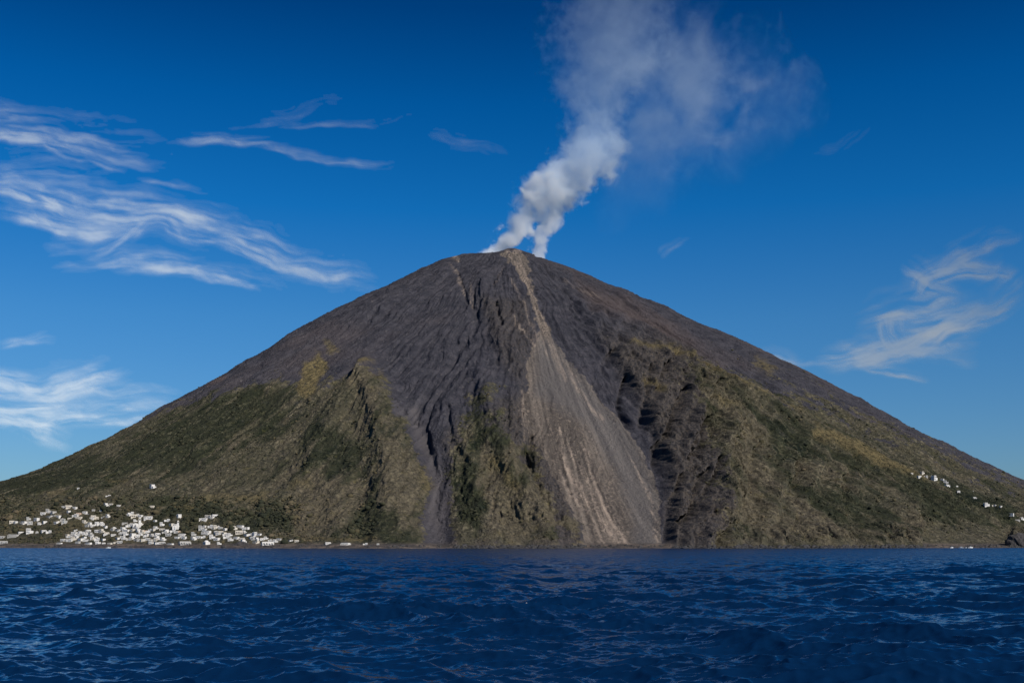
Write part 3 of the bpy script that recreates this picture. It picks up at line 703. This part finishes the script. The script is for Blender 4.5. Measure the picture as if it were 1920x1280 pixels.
def build_houses():
    protos = {}
    tones = ('white', 'white', 'white', 'cream', 'grey')
    done_first = set()
    for phrase, L in VILLAGE.items():
        L = sorted(([*h[:4], 'peach-coloured'] if len(h) > 4 else list(h) for h in L), key=lambda h: h[0])
        count = {}
        for h in L:
            h[4:] or h.append(random.choice(('white', 'white', 'white', 'cream', 'grey')))
            key = (h[3], h[4]); count[key] = count.get(key, 0) + 1
        seen = {}
        for h in L:
            u, v, wpx, k, tone_ = h
            key = (k, tone_)
            seen[key] = seen.get(key, 0) + 1
            x, y, z = ground_at(u + random.uniform(-2, 2), v + random.uniform(-1.8, 1.8) * (v < 1017))
            s = wpx * y / FPX / WID[k] * random.uniform(.85, 1.12)
            rz = random.uniform(-.8, .8)
            sc3 = (s, s * random.uniform(.8, 1.1), min(1.1, max(.5, s)) * random.uniform(.8, 1.15))
            if key not in protos:
                r = link(bpy.data.objects.new('house', None))
                wm = {'white': M_WHITE, 'cream': M_CREAM, 'grey': M_GREY, 'peach-coloured': M_PINK}[tone_]
                for pn, pm in house_parts(k, wm):
                    link(bpy.data.objects.new(pn, pm), r)
                protos[key] = r
                r.location = (x, y, z - .3); r.rotation_euler = (0, 0, rz); r.scale = sc3
            else:
                r = copy_tree(protos[key], (x, y, z - .3), rz, sc3)
            shape = SHAPE[k].replace('white', tone_)
            if count[key] == 1:
                lab = f'{shape} {phrase}'
            else:
                lab = f'{ordinal(seen[key] - 1)} {shape} from left {phrase}'
            tag(r, lab, 'house', 'white houses of the island villages')
build_houses()
scrub = build_scrub(48000)

def church(u, v, label, sc_):
    x, y, z = ground_at(u, v)
    r = link(bpy.data.objects.new('church', None)); r.location = (x, y, z - .3); r.rotation_euler = (0, 0, .35); r.scale = (sc_, sc_, sc_)
    link(bpy.data.objects.new('nave', mesh_from_boxes('nave', [(-5, 5, -8, 8, -4, 8), (-3.6, 3.6, -8.3, -8.003, -4, 9.4)], M_WHITE)), r)
    vs = [(-5.2, -7.99, 8.01), (5.2, -7.99, 8.01), (0, -7.99, 10.4), (-5.2, 8.2, 8.01), (5.2, 8.2, 8.01), (0, 8.2, 10.4)]
    m = bpy.data.meshes.new('roof'); m.from_pydata(vs, [], [(0, 1, 2), (5, 4, 3), (0, 2, 5, 3), (1, 4, 5, 2), (0, 3, 4, 1)]); m.materials.append(M_ROOF)
    link(bpy.data.objects.new('roof', m), r)
    tw = link(bpy.data.objects.new('bell_tower', mesh_from_boxes('bell_tower', [(5.4, 9.4, -8, -4, -4, 15), (5.4, 6.2, -8, -7.2, 15, 18), (8.6, 9.4, -8, -7.2, 15, 18), (5.4, 6.2, -4.8, -4, 15, 18), (8.6, 9.4, -4.8, -4, 15, 18), (5.2, 9.6, -8.2, -3.8, 18, 18.7)], M_WHITE)), r)
    vs, fs = [], []
    for a in range(6):
        e = a / 5 * math.pi / 2
        for b in range(12):
            q = b / 12 * 2 * math.pi
            vs.append((7.4 + 1.9 * math.cos(e) * math.cos(q), -6 + 1.9 * math.cos(e) * math.sin(q), 18.72 + 2.2 * math.sin(e)))
    for a in range(5):
        for b in range(12):
            c = (b + 1) % 12
            fs.append((a * 12 + b, a * 12 + c, a * 12 + 12 + c, a * 12 + 12 + b))
    m = bpy.data.meshes.new('cupola'); m.from_pydata(vs, [], fs); m.materials.append(M_CREAM)
    link(bpy.data.objects.new('cupola', m), tw)
    link(bpy.data.objects.new('door', mesh_from_boxes('door', [(-1.2, 1.2, -8.36, -8.304, 0, 3.4)], M_DOOR)), r)
    link(bpy.data.objects.new('window', mesh_from_boxes('window', [(-.8, .8, -8.36, -8.304, 5.2, 6.8)], M_DARK)), r)
    return tag(r, label, 'church')
church(254, 990, 'white church with tall bell tower in the middle of the main village', .9)
church(327, 992, 'white church with bell tower above the shore in the eastern half of the village', .72)

def shore_rocks(n):
    m_ = ((Z2 > .2) & (Z2 < 4.0) & (RY < 0) & (np.abs(fu - 960) < 1100)).ravel()
    ids = np.nonzero(m_)[0]
    wgt = np.where(cl.ravel()[ids] > .25, 1.0, .12)
    k = rng.choice(ids, n, p=wgt / wgt.sum())
    rad = .7 + 2.6 * rng.random(n) ** 3
    v = IV[None] * (1 + rng.uniform(-.35, .35, (n, 12, 1))) * np.stack([rng.uniform(.8, 1.5, n), rng.uniform(.8, 1.2, n), rng.uniform(.6, 1.1, n)], -1)[:, None, :]
    co = v * rad[:, None, None] + np.stack([X2.ravel()[k], Y2.ravel()[k], Z2.ravel()[k]], -1)[:, None, :]
    fa = (IF[None] + (np.arange(n) * 12)[:, None, None]).reshape(-1, 3)
    m = bpy.data.meshes.new('shore_rubble'); m.from_pydata(co.reshape(-1, 3).tolist(), [], fa.tolist())
    m.materials.append(simple_mat('wet_lava_rubble', (.045, .042, .043), .8, .6, .5))
    return tag(link(bpy.data.objects.new('shore_rubble', m)), 'dark lava rubble lying along the waterline below the cliffs', 'rubble', kind='stuff')
shore_rocks(2600)

# ------------------------------------------------------------------ boats and the shore rock
M_HULL = simple_mat('white_boat_hull', (.78, .78, .77), .35, .08)
M_CAB = simple_mat('boat_cabin_white', (.7, .71, .72), .4, .08)
M_GLASS = simple_mat('dark_boat_window', (.02, .025, .03), .1)
M_TRIM = simple_mat('blue_boat_stripe', (.04, .10, .25), .4)
def boat_proto():
    r = bpy.data.objects.new('motor_boat', None); link(r)
    # hull lofted along x (bow at +x)
    secs = [(-3.6, 1.25, .9, .75), (-2, 1.4, .95, .9), (0, 1.4, 1.0, 1.0), (2, 1.05, 1.15, .75), (3.2, .5, 1.35, .3), (4.0, .04, 1.5, .02)]
    vs, fs = [], []
    for (x, hw, top, bw) in secs:
        vs += [(x, -hw, top), (x, -bw, -.35), (x, bw, -.35), (x, hw, top)]
    for i in range(len(secs) - 1):
        a, b = i * 4, i * 4 + 4
        for j in range(3): fs.append((a + j, b + j, b + j + 1, a + j + 1))
        fs.append((a + 3, b + 3, b, a))
    fs.append((0, 1, 2, 3))
    m = bpy.data.meshes.new('hull'); m.from_pydata(vs, [], fs); m.materials.append(M_HULL); link(bpy.data.objects.new('hull', m), r)
    link(bpy.data.objects.new('cabin', mesh_from_boxes('cabin', [(-.8, 1.6, -.85, .85, 1.06, 1.7), (-.9, 1.3, -.9, .9, 2.15, 2.3)], M_CAB)), r)
    link(bpy.data.objects.new('cabin_window', mesh_from_boxes('cabin_window', [(-.75, 1.35, -.82, .82, 1.702, 2.148)], M_GLASS)), r)
    link(bpy.data.objects.new('outboard_motor', mesh_from_boxes('outboard_motor', [(-4.1, -3.62, -.2, .2, -.2, 1.35)], M_GLASS)), r)
    return r
bp = boat_proto()
for i, (u, yb, rz, s, lab) in enumerate([
    (203, 1700, .2, .9, 'small white motor boat moored off the main village beach'),
    (1037, 1640, 3.0, .7, 'small white motor boat below the middle cliffs beside the scree chute'),
    (1784, 1740, .4, .9, 'white motor boat off the east shore, first from left of four'),
    (1803, 1742, 2.9, 1.0, 'white motor boat off the east shore, second from left of four'),
    (1811, 1738, .9, .7, 'white motor boat off the east shore, third from left of four'),
    (1819, 1741, .1, 1.1, 'white motor boat off the east shore, last from left of four')]):
    loc = ((u - U0) / FPX * yb, yb, .05)
    if i == 0:
        b = bp; b.location = loc; b.rotation_euler = (0, 0, rz); b.scale = (s, s, s)
    else:
        b = copy_tree(bp, loc, rz, (s, s, s))
    tag(b, lab, 'boat', 'boats moored off the shore')

def boulder(name, loc, size, seed, label):
    import bmesh
    bm = bmesh.new(); bmesh.ops.create_icosphere(bm, subdivisions=4, radius=1)
    for v in bm.verts:
        n = float(fbm(np.array([v.co.x * 1.3 + v.co.z]), np.array([v.co.y * 1.3 - v.co.z * .7]), 5, seed, .6, ridged=True)[0])
        v.co *= 1 + .35 * n
        v.co.x *= size[0]; v.co.y *= size[1]; v.co.z *= size[2]
    m = bpy.data.meshes.new(name); bm.to_mesh(m); bm.free(); m.materials.append(M_LAVA)
    o = link(bpy.data.objects.new(name, m)); o.location = loc
    return tag(o, label, 'rock')
M_LAVA = simple_mat('dark_lava_rock', (.05, .045, .045), .95, .5, .3)
gx, gy, gz = ground_at(453, 1024)
boulder('shore_rock', (gx, gy - 4, 1.5), (10, 7, 7), 5, 'dark lava rock on the village beach below the eastern quarter')
gx, gy, gz = ground_at(1906, 1020)
boulder('headland_rock', (gx, gy - 3, 4), (17, 12, 17), 9, 'dark blocky lava headland at the eastern shore edge')

# ------------------------------------------------------------------ sea
def build_sea():
    ad = np.linspace(-.66, .66, 1500)
    side = .66 + (math.pi - .66) * (np.linspace(0, 1, 91)[1:] ** 1.6)
    ang = np.concatenate([-side[::-1], ad, side])
    # rows: about half a pixel each, from close by out to the horizon
    th = np.concatenate([np.linspace(1.2, .2, 30)[:-1], np.linspace(.2, .0062, 900)])
    rr = np.concatenate([HC / np.tan(th), np.geomspace(1320, 60000, 40)])
    A, Rr = np.meshgrid(ang, rr)
    x = Rr * np.sin(A); y = Rr * np.cos(A)
    dr = np.gradient(rr)[:, None]
    z = np.zeros_like(x); hx = np.zeros_like(x); hy = np.zeros_like(x)
    g = np.random.default_rng(5)
    N = 120
    lam = np.exp(g.uniform(math.log(.8), math.log(20), N))
    main = math.radians(-112)
    for i in range(N):
        l = lam[i]; d = main + g.normal(0, .6) * (1.3 if l < 4 else .8)
        k = 2 * math.pi / l
        steep = .041 * (1.0 if l < 13 else (13 / l) ** .8) * (1.2 if l < 2.5 else 1)
        a = steep / k * 1.0
        ph = g.uniform(0, 6.28)
        fadek = np.clip(1.6 - dr / (l * .75), 0, 1)
        kx, ky = k * math.cos(d), k * math.sin(d)
        arg = kx * x + ky * y + ph
        sn, cs = np.sin(arg), np.cos(arg)
        z += a * fadek * cs
        hx -= a * fadek * sn * math.cos(d) * .95; hy -= a * fadek * sn * math.sin(d) * .95
    group = 1 + .7 * fbm(x / 34, y / 50, 3, 301)
    far = sstep(1300, 1650, Rr) 
    shape = (1 - far) * group
    # long swell seen at grazing angle further out
    z = z * shape + (1 - far) * sstep(60, 300, Rr) * .30 * fbm(x / 20, y / 26, 3, 311)
    m = grid_mesh('sea', x + hx * shape, y + hy * shape, z)
    attr(m, 'dist', Rr)
    o = link(bpy.data.objects.new('sea', m))
    tag(o, 'deep blue choppy sea in front of the island', 'sea', kind='structure')
    wm, t, p = new_mat('sea_water')
    geo = t.n.new('ShaderNodeNewGeometry'); P = geo.outputs['Position']
    dist = t.attr('dist')
    farf = t.ss(60., 500., dist)
    c1 = t.noise(t.vm('MULTIPLY', P, (1., 1.5, 0.)), 1.7, 4, .6, .3, color=True)
    c2 = t.noise(t.vm('MULTIPLY', P, (.8, 1.3, 0.)), .42, 4, .62, .3, color=True)
    v1 = t.vm('MULTIPLY', t.vm('SUBTRACT', c1, (.5, .5, .5)), (1., 1., 0.))
    v2 = t.vm('MULTIPLY', t.vm('SUBTRACT', c2, (.5, .5, .5)), (1., 1., 0.))
    k1 = t.m('MULTIPLY_ADD', farf, .0, .64); k2 = t.m('MULTIPLY_ADD', farf, .62, .30)
    tov = t.scale(t.vm('MULTIPLY', geo.outputs['Incoming'], (1., 1., 0.)), t.m('MULTIPLY_ADD', farf, .12, .02))
    nn = t.vm('NORMALIZE', t.vm('ADD', t.vm('ADD', geo.outputs['Normal'], tov), t.vm('ADD', t.scale(v1, k1), t.scale(v2, k2))))
    t.put(p.inputs['Normal'], nn)
    t.put(p.inputs['Base Color'], (.0014, .0158, .054))
    p.inputs['Roughness'].default_value = .09
    p.inputs['IOR'].default_value = 1.333
    m.materials.append(wm)
    return o
build_sea()

# ------------------------------------------------------------------ smoke plume
PXM = 3560.0 / FPX                      # metres per photo pixel at the crater
SX, SY, SZ = 0.0, 3560.0, HPK - 30
def pu(u): return (u - U0) * PXM
def pz(v): return (470 - v) * PXM + 30
COLA = [(500, 1014, 11), (470, 1010, 14), (450, 1006, 19), (425, 1012, 25), (400, 1020, 37), (375, 1032, 52), (350, 1046, 66), (320, 1068, 76), (290, 1090, 72), (260, 1105, 64), (230, 1112, 60), (190, 1124, 68), (150, 1134, 88), (100, 1142, 114), (50, 1152, 130), (0, 1165, 132), (-70, 1185, 122)]
COLB = [(500, 880, 16), (476, 905, 20), (464, 926, 26), (450, 945, 32), (430, 962, 34), (400, 984, 38), (370, 1004, 42), (340, 1020, 42), (310, 1036, 36), (280, 1050, 16)]
COLC = [(430, 1140, 20), (390, 1165, 70), (340, 1195, 110), (290, 1220, 135), (240, 1248, 155), (190, 1278, 175), (140, 1298, 178), (90, 1292, 155), (40, 1280, 105), (5, 1275, 40)]
COLD = [(330, 1370, 20), (280, 1380, 80), (230, 1425, 100), (190, 1440, 110), (150, 1440, 105), (110, 1430, 70), (80, 1430, 20)]
COLE = [(500, 898, 40), (478, 906, 42), (462, 926, 38), (446, 948, 28), (430, 962, 12)]
def build_smoke():
    import bmesh
    bm = bmesh.new()
    for C, kk in ((COLA, 1.42), (COLB, 1.5), (COLE, 1.3), (COLC, 1.2), (COLD, 1.15)):
        vs = np.array(C, float)
        vf = np.linspace(vs[0, 0], vs[-1, 0], 60)
        us = np.interp(-vf, -vs[:, 0], vs[:, 1]); rs = np.interp(-vf, -vs[:, 0], vs[:, 2])
        for v, u, r in zip(vf, us, rs):
            ret = bmesh.ops.create_icosphere(bm, subdivisions=2, radius=r * PXM * kk)
            for w in ret['verts']:
                w.co.x += pu(u); w.co.z += pz(v)
    m = bpy.data.meshes.new('smoke_tmp'); bm.to_mesh(m); bm.free()
    tmp = link(bpy.data.objects.new('smoke_tmp', m))
    md = tmp.modifiers.new('r', 'REMESH'); md.mode = 'VOXEL'; md.voxel_size = 14
    dg = bpy.context.evaluated_depsgraph_get()
    me2 = bpy.data.meshes.new_from_object(tmp.evaluated_get(dg))
    me2.name = 'smoke'
    bpy.data.objects.remove(tmp)
    o = link(bpy.data.objects.new('smoke', me2)); o.location = (SX, SY, SZ)
    tag(o, 'white smoke plume rising from the summit crater and drifting right', 'smoke', kind='stuff')
    mat = bpy.data.materials.new('volcanic_smoke'); mat.use_nodes = True
    t = NT(mat.node_tree)
    t.n.remove(t.n['Principled BSDF'])
    out = t.n['Material Output']
    tc = t.n.new('ShaderNodeTexCoord'); P = tc.outputs['Object']
    warp = t.vm('SUBTRACT', t.noise(P, .012, 2, .55, color=True), (.5, .5, .5))
    Pw = t.vm('ADD', P, t.scale(warp, 70.))
    warp2 = t.vm('SUBTRACT', t.noise(P, .0045, 1, .5, color=True), (.5, .5, .5))
    Pq = t.vm('ADD', Pw, t.vm('MULTIPLY', t.scale(warp2, 110.), t.comb(t.ss(80., 500., t.xyz(P)[2]), 1., 0.)))
    q = t.xyz(Pq); px = t.xyz(P)
    zz0, zz1 = pz(500), pz(-70)
    zn = t.m('DIVIDE', t.m('SUBTRACT', px[2], zz0), zz1 - zz0)
    puff = t.noise(P, .024, 6, .58, .4)
    puffb = t.noise(t.vm('ADD', P, (91., 3., 44.)), .0085, 5, .6, .6)
    def column(C, dens_pts, k_noise, e):
        vs = np.array(C, float)
        nz = lambda v: (pz(v) - zz0) / (zz1 - zz0)
        cx = [(float(nz(a)), float((pu(b) + 300) / 1500)) for a, b, c in C]
        cr = [(float(nz(a)), float(c * PXM / 300)) for a, b, c in C]
        X = t.m('MULTIPLY_ADD', t.curve(zn, cx), 1500., -300.)
        Rr = t.m('MULTIPLY', t.curve(zn, cr), 300.)
        dx = t.m('SUBTRACT', q[0], X)
        d = t.m('SQRT', t.m('ADD', t.m('MULTIPLY', dx, dx), t.m('MULTIPLY', q[1], q[1])))
        f = t.m('SUBTRACT', 1.0, t.m('DIVIDE', d, Rr))
        lo, hi = float(nz(C[0][0])), float(nz(C[-1][0]))
        nzv = t.m('MULTIPLY_ADD', puff, k_noise, t.m('MULTIPLY', puffb, e))
        s = t.m('ADD', f, t.m('SUBTRACT', nzv, (k_noise + e) * .5 + .08))
        win = t.m('MULTIPLY', t.ss(lo - .02, lo + .03, zn), t.ss(hi + .001, hi - .12, zn)) if hi < .95 else t.ss(lo - .02, lo + .02, zn)
        s = t.m('MULTIPLY', t.ss(0.0, .42 if C in (COLA, COLB, COLE) else 1.0, s), win)
        return t.m('MULTIPLY', s, t.m('MULTIPLY', t.curve(zn, [(float(nz(a)), b) for a, b in dens_pts]), .1))
    dA = column(COLA, [(500, .5), (440, .42), (390, .32), (330, .22), (280, .13), (230, .06), (180, .032), (120, .019), (50, .0125), (-70, .010)], 1.9, 1.9)
    dB = column(COLB, [(500, .7), (470, .65), (440, .42), (400, .26), (340, .16), (280, .05)], 1.9, 1.1)
    dC = column(COLC, [(430, .0015), (330, .0045), (270, .010), (200, .016), (140, .016), (60, .012), (5, .007)], 1.7, 4.4)
    dD = column(COLD, [(330, .002), (250, .005), (190, .008), (120, .006), (80, .002)], 1.2, 3.0)
    dE = column(COLE, [(500, .7), (470, .6), (450, .3), (430, .1)], 1.7, 1.2)
    D = t.m('ADD', t.m('ADD', t.m('ADD', dA, dB), dE), t.m('ADD', dC, dD))
    pv = t.n.new('ShaderNodeVolumePrincipled')
    pv.inputs['Color'].default_value = (.972, .987, 1.0, 1)
    pv.inputs['Anisotropy'].default_value = -.45
    t.put(pv.inputs['Density'], D)
    t.put(pv.inputs['Color'], t.mix(t.ss(.004, .03, D), (.74, .87, 1.0), (.985, .992, 1.0)))
    t.l.new(pv.outputs[0], out.inputs['Volume'])
    me2.materials.clear(); me2.materials.append(mat)
    mat.cycles.volume_step_rate = .14
    return o
build_smoke()

# ------------------------------------------------------------------ sun, sky
SUN_EL, SUN_AZ = 37.0, 44.0             # azimuth: degrees to the right of straight behind the camera
el, az = math.radians(SUN_EL), math.radians(SUN_AZ)
to_sun = (math.sin(az) * math.cos(el), -math.cos(az) * math.cos(el), math.sin(el))
sd = bpy.data.lights.new('sun', 'SUN'); sd.energy = 4.6; sd.angle = math.radians(.53); sd.color = (1, .94, .85)
so = link(bpy.data.objects.new('sun', sd))
from mathutils import Vector
so.rotation_euler = Vector(to_sun).to_track_quat('Z', 'Y').to_euler()
so.location = (200, -300, 600)

w = bpy.data.worlds.new('World'); scn.world = w; w.use_nodes = True
t = NT(w.node_tree)
bg = t.n['Background']
sky = t.n.new('ShaderNodeTexSky'); sky.sky_type = 'NISHITA'; sky.sun_disc = False
sky.sun_elevation = el; sky.sun_rotation = math.pi - az     # measured from +Y towards +X
sky.altitude = 0; sky.air_density = 1.0; sky.dust_density = .3; sky.ozone_density = 3.0
tc = t.n.new('ShaderNodeTexCoord'); Dv = tc.outputs['Generated']
d3 = t.xyz(Dv)
elev = t.m('ARCSINE', d3[2])
ramp = t.n.new('ShaderNodeValToRGB'); cr = ramp.color_ramp
t.put(ramp.inputs[0], t.m('DIVIDE', elev, math.radians(40), clamp=True))
def skyramp(stops):
    while len(cr.elements) > 1: cr.elements.remove(cr.elements[0])
    cr.elements[0].position = stops[0][0]; cr.elements[0].color = (*stops[0][1], 1)
    for p_, c_ in stops[1:]:
        e = cr.elements.new(p_); e.color = (*c_, 1)
skyramp([(0, (.36, .5, .68)), (.115, (.30, .53, .78)), (.273, (.19, .545, .85)), (.406, (.035, .485, .90)), (.526, (.004, .38, .78)), (.63, (.0, .235, .54)), (1, (.06, .24, .46))])
skyc = t.mix(1.0, sky.outputs[0], ramp.outputs[0], 'MULTIPLY')

t.put(bg.inputs['Color'], skyc)
bg.inputs['Strength'].default_value = .10

# ------------------------------------------------------------------ cirrus: thin ice cloud, combed into fibres by the high wind
def streak_field(U, V, L, seed):
    wu = U + 24 * fbm(U / 170, V / 120, 2, seed) + 7 * fbm(U / 40, V / 30, 2, seed + 3)
    wv = V + 15 * fbm(U / 120, V / 80, 2, seed + 5) + 3.5 * fbm(U / 40, V / 30, 2, seed + 8)
    tot = np.zeros_like(U)
    for i, (ax, ay, bx, by, wd, bd, it) in enumerate(L):
        ln = math.hypot(bx - ax, by - ay); dx, dy = (bx - ax) / ln, (by - ay) / ln
        al = (wu - ax) * dx + (wv - ay) * dy; tt = al / ln
        nb = -(wu - ax) * dy + (wv - ay) * dx - bd * 4 * tt * (1 - tt)
        win = sstep(-.2, .3, tt) * sstep(1.2, .6, tt)
        w = np.where(nb < 0, wd * 1.45, wd * .5)          # crisp lower edge, combed-out upper edge
        gs = np.exp(-(nb / w) ** 2)
        fib = fbm(al / 130, nb / 15 + al / 200, 4, seed + 20 + i, .55)
        fb2 = fbm(al / 55, nb / 26 - al / 90, 4, seed + 60 + i, .55)
        tex = sstep(-.45, .5, fib) * (.45 + .55 * sstep(-.4, .4, fb2)) * 1.5
        tot += gs * win * tex * it
    veil = sstep(-.2, .6, fbm(wu / 150, wv / 40, 4, seed + 90))
    return (1 - np.exp(-.95 * tot ** 1.2)) * (.72 + .28 * veil)
cm, t, p = new_mat('cirrus_ice')
nt_ = cm.node_tree; nt_.nodes.remove(p)
dif = t.n.new('ShaderNodeBsdfDiffuse'); dif.inputs[0].default_value = (.88, .94, .95, 1)
tra = t.n.new('ShaderNodeBsdfTranslucent'); tra.inputs[0].default_value = (.88, .94, .95, 1)
trp = t.n.new('ShaderNodeBsdfTransparent')
mx0 = t.n.new('ShaderNodeMixShader'); mx0.inputs[0].default_value = .15
t.l.new(dif.outputs[0], mx0.inputs[1]); t.l.new(tra.outputs[0], mx0.inputs[2])
mx = t.n.new('ShaderNodeMixShader'); t.put(mx.inputs[0], t.attr('ice'))
t.l.new(trp.outputs[0], mx.inputs[1]); t.l.new(mx0.outputs[0], mx.inputs[2])
t.l.new(mx.outputs[0], t.n['Material Output'].inputs['Surface'])
def cirrus(L, seed, label, step=2.0):
    A = np.array([l[:4] for l in L], float)
    U, V = np.meshgrid(np.arange(min(A[:, 0].min(), A[:, 2].min()) - 120, max(A[:, 0].max(), A[:, 2].max()) + 130, step),
                       np.arange(min(A[:, 1].min(), A[:, 3].min()) - 90, max(A[:, 1].max(), A[:, 3].max()) + 80, step))
    D = streak_field(U, V, L, seed)
    d = np.stack([(U - U0) / FPX, np.ones_like(U), (V0 - V) / FPX], -1)
    d = d / np.linalg.norm(d, axis=-1, keepdims=True)
    dist = 45000 + 60 * fbm(U / 300, V / 200, 2, seed + 7)
    Pp = d * dist[..., None]
    m = grid_mesh('cirrus_cloud', Pp[..., 0], Pp[..., 1], Pp[..., 2] + HC)
    ny, nx = U.shape
    keep = D > .02
    import bmesh
    bm = bmesh.new(); bm.from_mesh(m)
    bm.verts.ensure_lookup_table()
    lay = bm.verts.layers.float.new('ice')
    kf = keep.ravel(); Df = D.ravel()
    dead = []
    for v in bm.verts:
        v[lay] = Df[v.index]
    dead = [f for f in bm.faces if not any(kf[v.index] for v in f.verts)]
    bmesh.ops.delete(bm, geom=dead, context='FACES')
    bm.to_mesh(m); bm.free()
    m.materials.append(cm)
    o = link(bpy.data.objects.new('cirrus_cloud', m))
    return tag(o, label, 'cloud', 'cirrus clouds in the sky', 'stuff')
cirrus([(-30, 252, 215, 318, 13, -4, 1.0), (-40, 240, 300, 310, 34, 0, .45), (-60, 205, 60, 225, 16, 0, .45), (200, 295, 290, 318, 10, 0, .35), (270, 335, 380, 366, 8, 0, .35)],
       400, 'bright white cirrus band at the left edge, highest of the left clouds')
cirrus([(-40, 345, 330, 440, 24, 10, .85), (150, 368, 430, 430, 20, 0, .7), (200, 405, 420, 455, 28, 0, .8), (10, 405, 240, 440, 16, 14, .8), (120, 440, 210, 440, 22, 0, .7), (170, 475, 300, 420, 14, 0, .6), (185, 495, 520, 552, 13, -12, .9), (190, 488, 400, 520, 18, 0, .5), (400, 450, 690, 540, 15, 14, .85), (420, 440, 560, 500, 26, 0, .6), (480, 500, 700, 545, 28, 0, .35), (330, 410, 420, 430, 12, 0, .6), (-40, 340, 200, 360, 40, 0, .3), (100, 500, 240, 480, 30, 0, .3)],
       437, 'large feathered white cirrus cloud sloping down towards the mountain shoulder')
cirrus([(330, 268, 540, 288, 11, -5, .5), (500, 284, 730, 313, 9, 8, .48), (430, 240, 700, 242, 8, -5, .28), (500, 222, 660, 195, 14, 0, .14), (660, 240, 770, 212, 12, 0, .13), (800, 255, 960, 296, 16, 0, .14), (800, 262, 900, 285, 14, 0, .12)],
       474, 'faint thin cirrus streaks high between the left clouds and the smoke')
cirrus([(a, b, c, d, w, k, q * 1.3) for a, b, c, d, w, k, q in [(-40, 720, 160, 745, 20, 8, .85), (60, 745, 230, 720, 26, 0, .7), (-60, 762, 180, 778, 16, 0, .8), (-40, 785, 120, 828, 22, -4, .85), (40, 800, 290, 795, 18, -6, .75), (120, 775, 320, 765, 13, -3, .6), (-10, 715, 60, 710, 12, 0, .5), (100, 730, 330, 742, 18, 0, .3), (10, 652, 100, 645, 12, 0, .4)]],
       511, 'soft white cirrus bank low beside the left foot of the mountain')
cirrus([(a, b, c, d, w * 1.1, k, q * 2.3) for a, b, c, d, w, k, q in [(1600, 690, 1780, 625, 16, 8, 1.0), (1560, 690, 1700, 672, 20, 0, .8), (1630, 698, 1730, 712, 8, 0, .7), (1700, 660, 1860, 595, 15, -8, .8), (1640, 610, 1800, 580, 22, -10, .65), (1660, 600, 1690, 660, 16, 0, .5), (1720, 545, 1870, 520, 15, -18, .9), (1700, 510, 1780, 560, 20, 0, .45), (1780, 500, 1900, 450, 14, 0, .5), (1810, 495, 1880, 520, 9, 0, .55), (1760, 610, 1910, 575, 22, 14, .5), (1700, 640, 1840, 640, 34, 0, .35), (1820, 600, 1910, 570, 10, 0, .4), (1850, 560, 1910, 520, 30, 0, .2), (1420, 668, 1500, 690, 11, 0, .4), (1460, 690, 1560, 690, 10, 0, .2), (1700, 660, 1830, 680, 9, 0, .4)]],
       548, 'hooked white cirrus cloud above the right slope')
cirrus([(1240, 488, 1295, 450, 9, 0, .2), (1530, 295, 1640, 230, 14, 8, .16)],
       585, 'very faint cirrus wisps right of the smoke plume')

# ------------------------------------------------------------------ camera
cam = bpy.data.cameras.new('camera'); co = link(bpy.data.objects.new('camera', cam))
cam.sensor_width = 36; cam.sensor_fit = 'HORIZONTAL'; cam.lens = 36 * FPX / 1920
cam.shift_y = (V0 - 640) / 1920.0
cam.clip_start = .5; cam.clip_end = 200000
co.location = (0, 0, HC); co.rotation_euler = (math.radians(90), 0, 0)
scn.camera = co

scn.render.engine = 'CYCLES'
scn.view_settings.view_transform = 'Standard'; scn.view_settings.look = 'None'
scn.view_settings.exposure = 0; scn.view_settings.gamma = 1
cy = scn.cycles
cy.use_denoising = True
cy.max_bounces = 22; cy.diffuse_bounces = 2; cy.glossy_bounces = 3; cy.transmission_bounces = 2; cy.volume_bounces = 20
cy.sample_clamp_indirect = 6; cy.sample_clamp_direct = 12
cy.volume_max_steps = 256
cy.transparent_max_bounces = 16
cy.caustics_reflective = False; cy.caustics_refractive = False
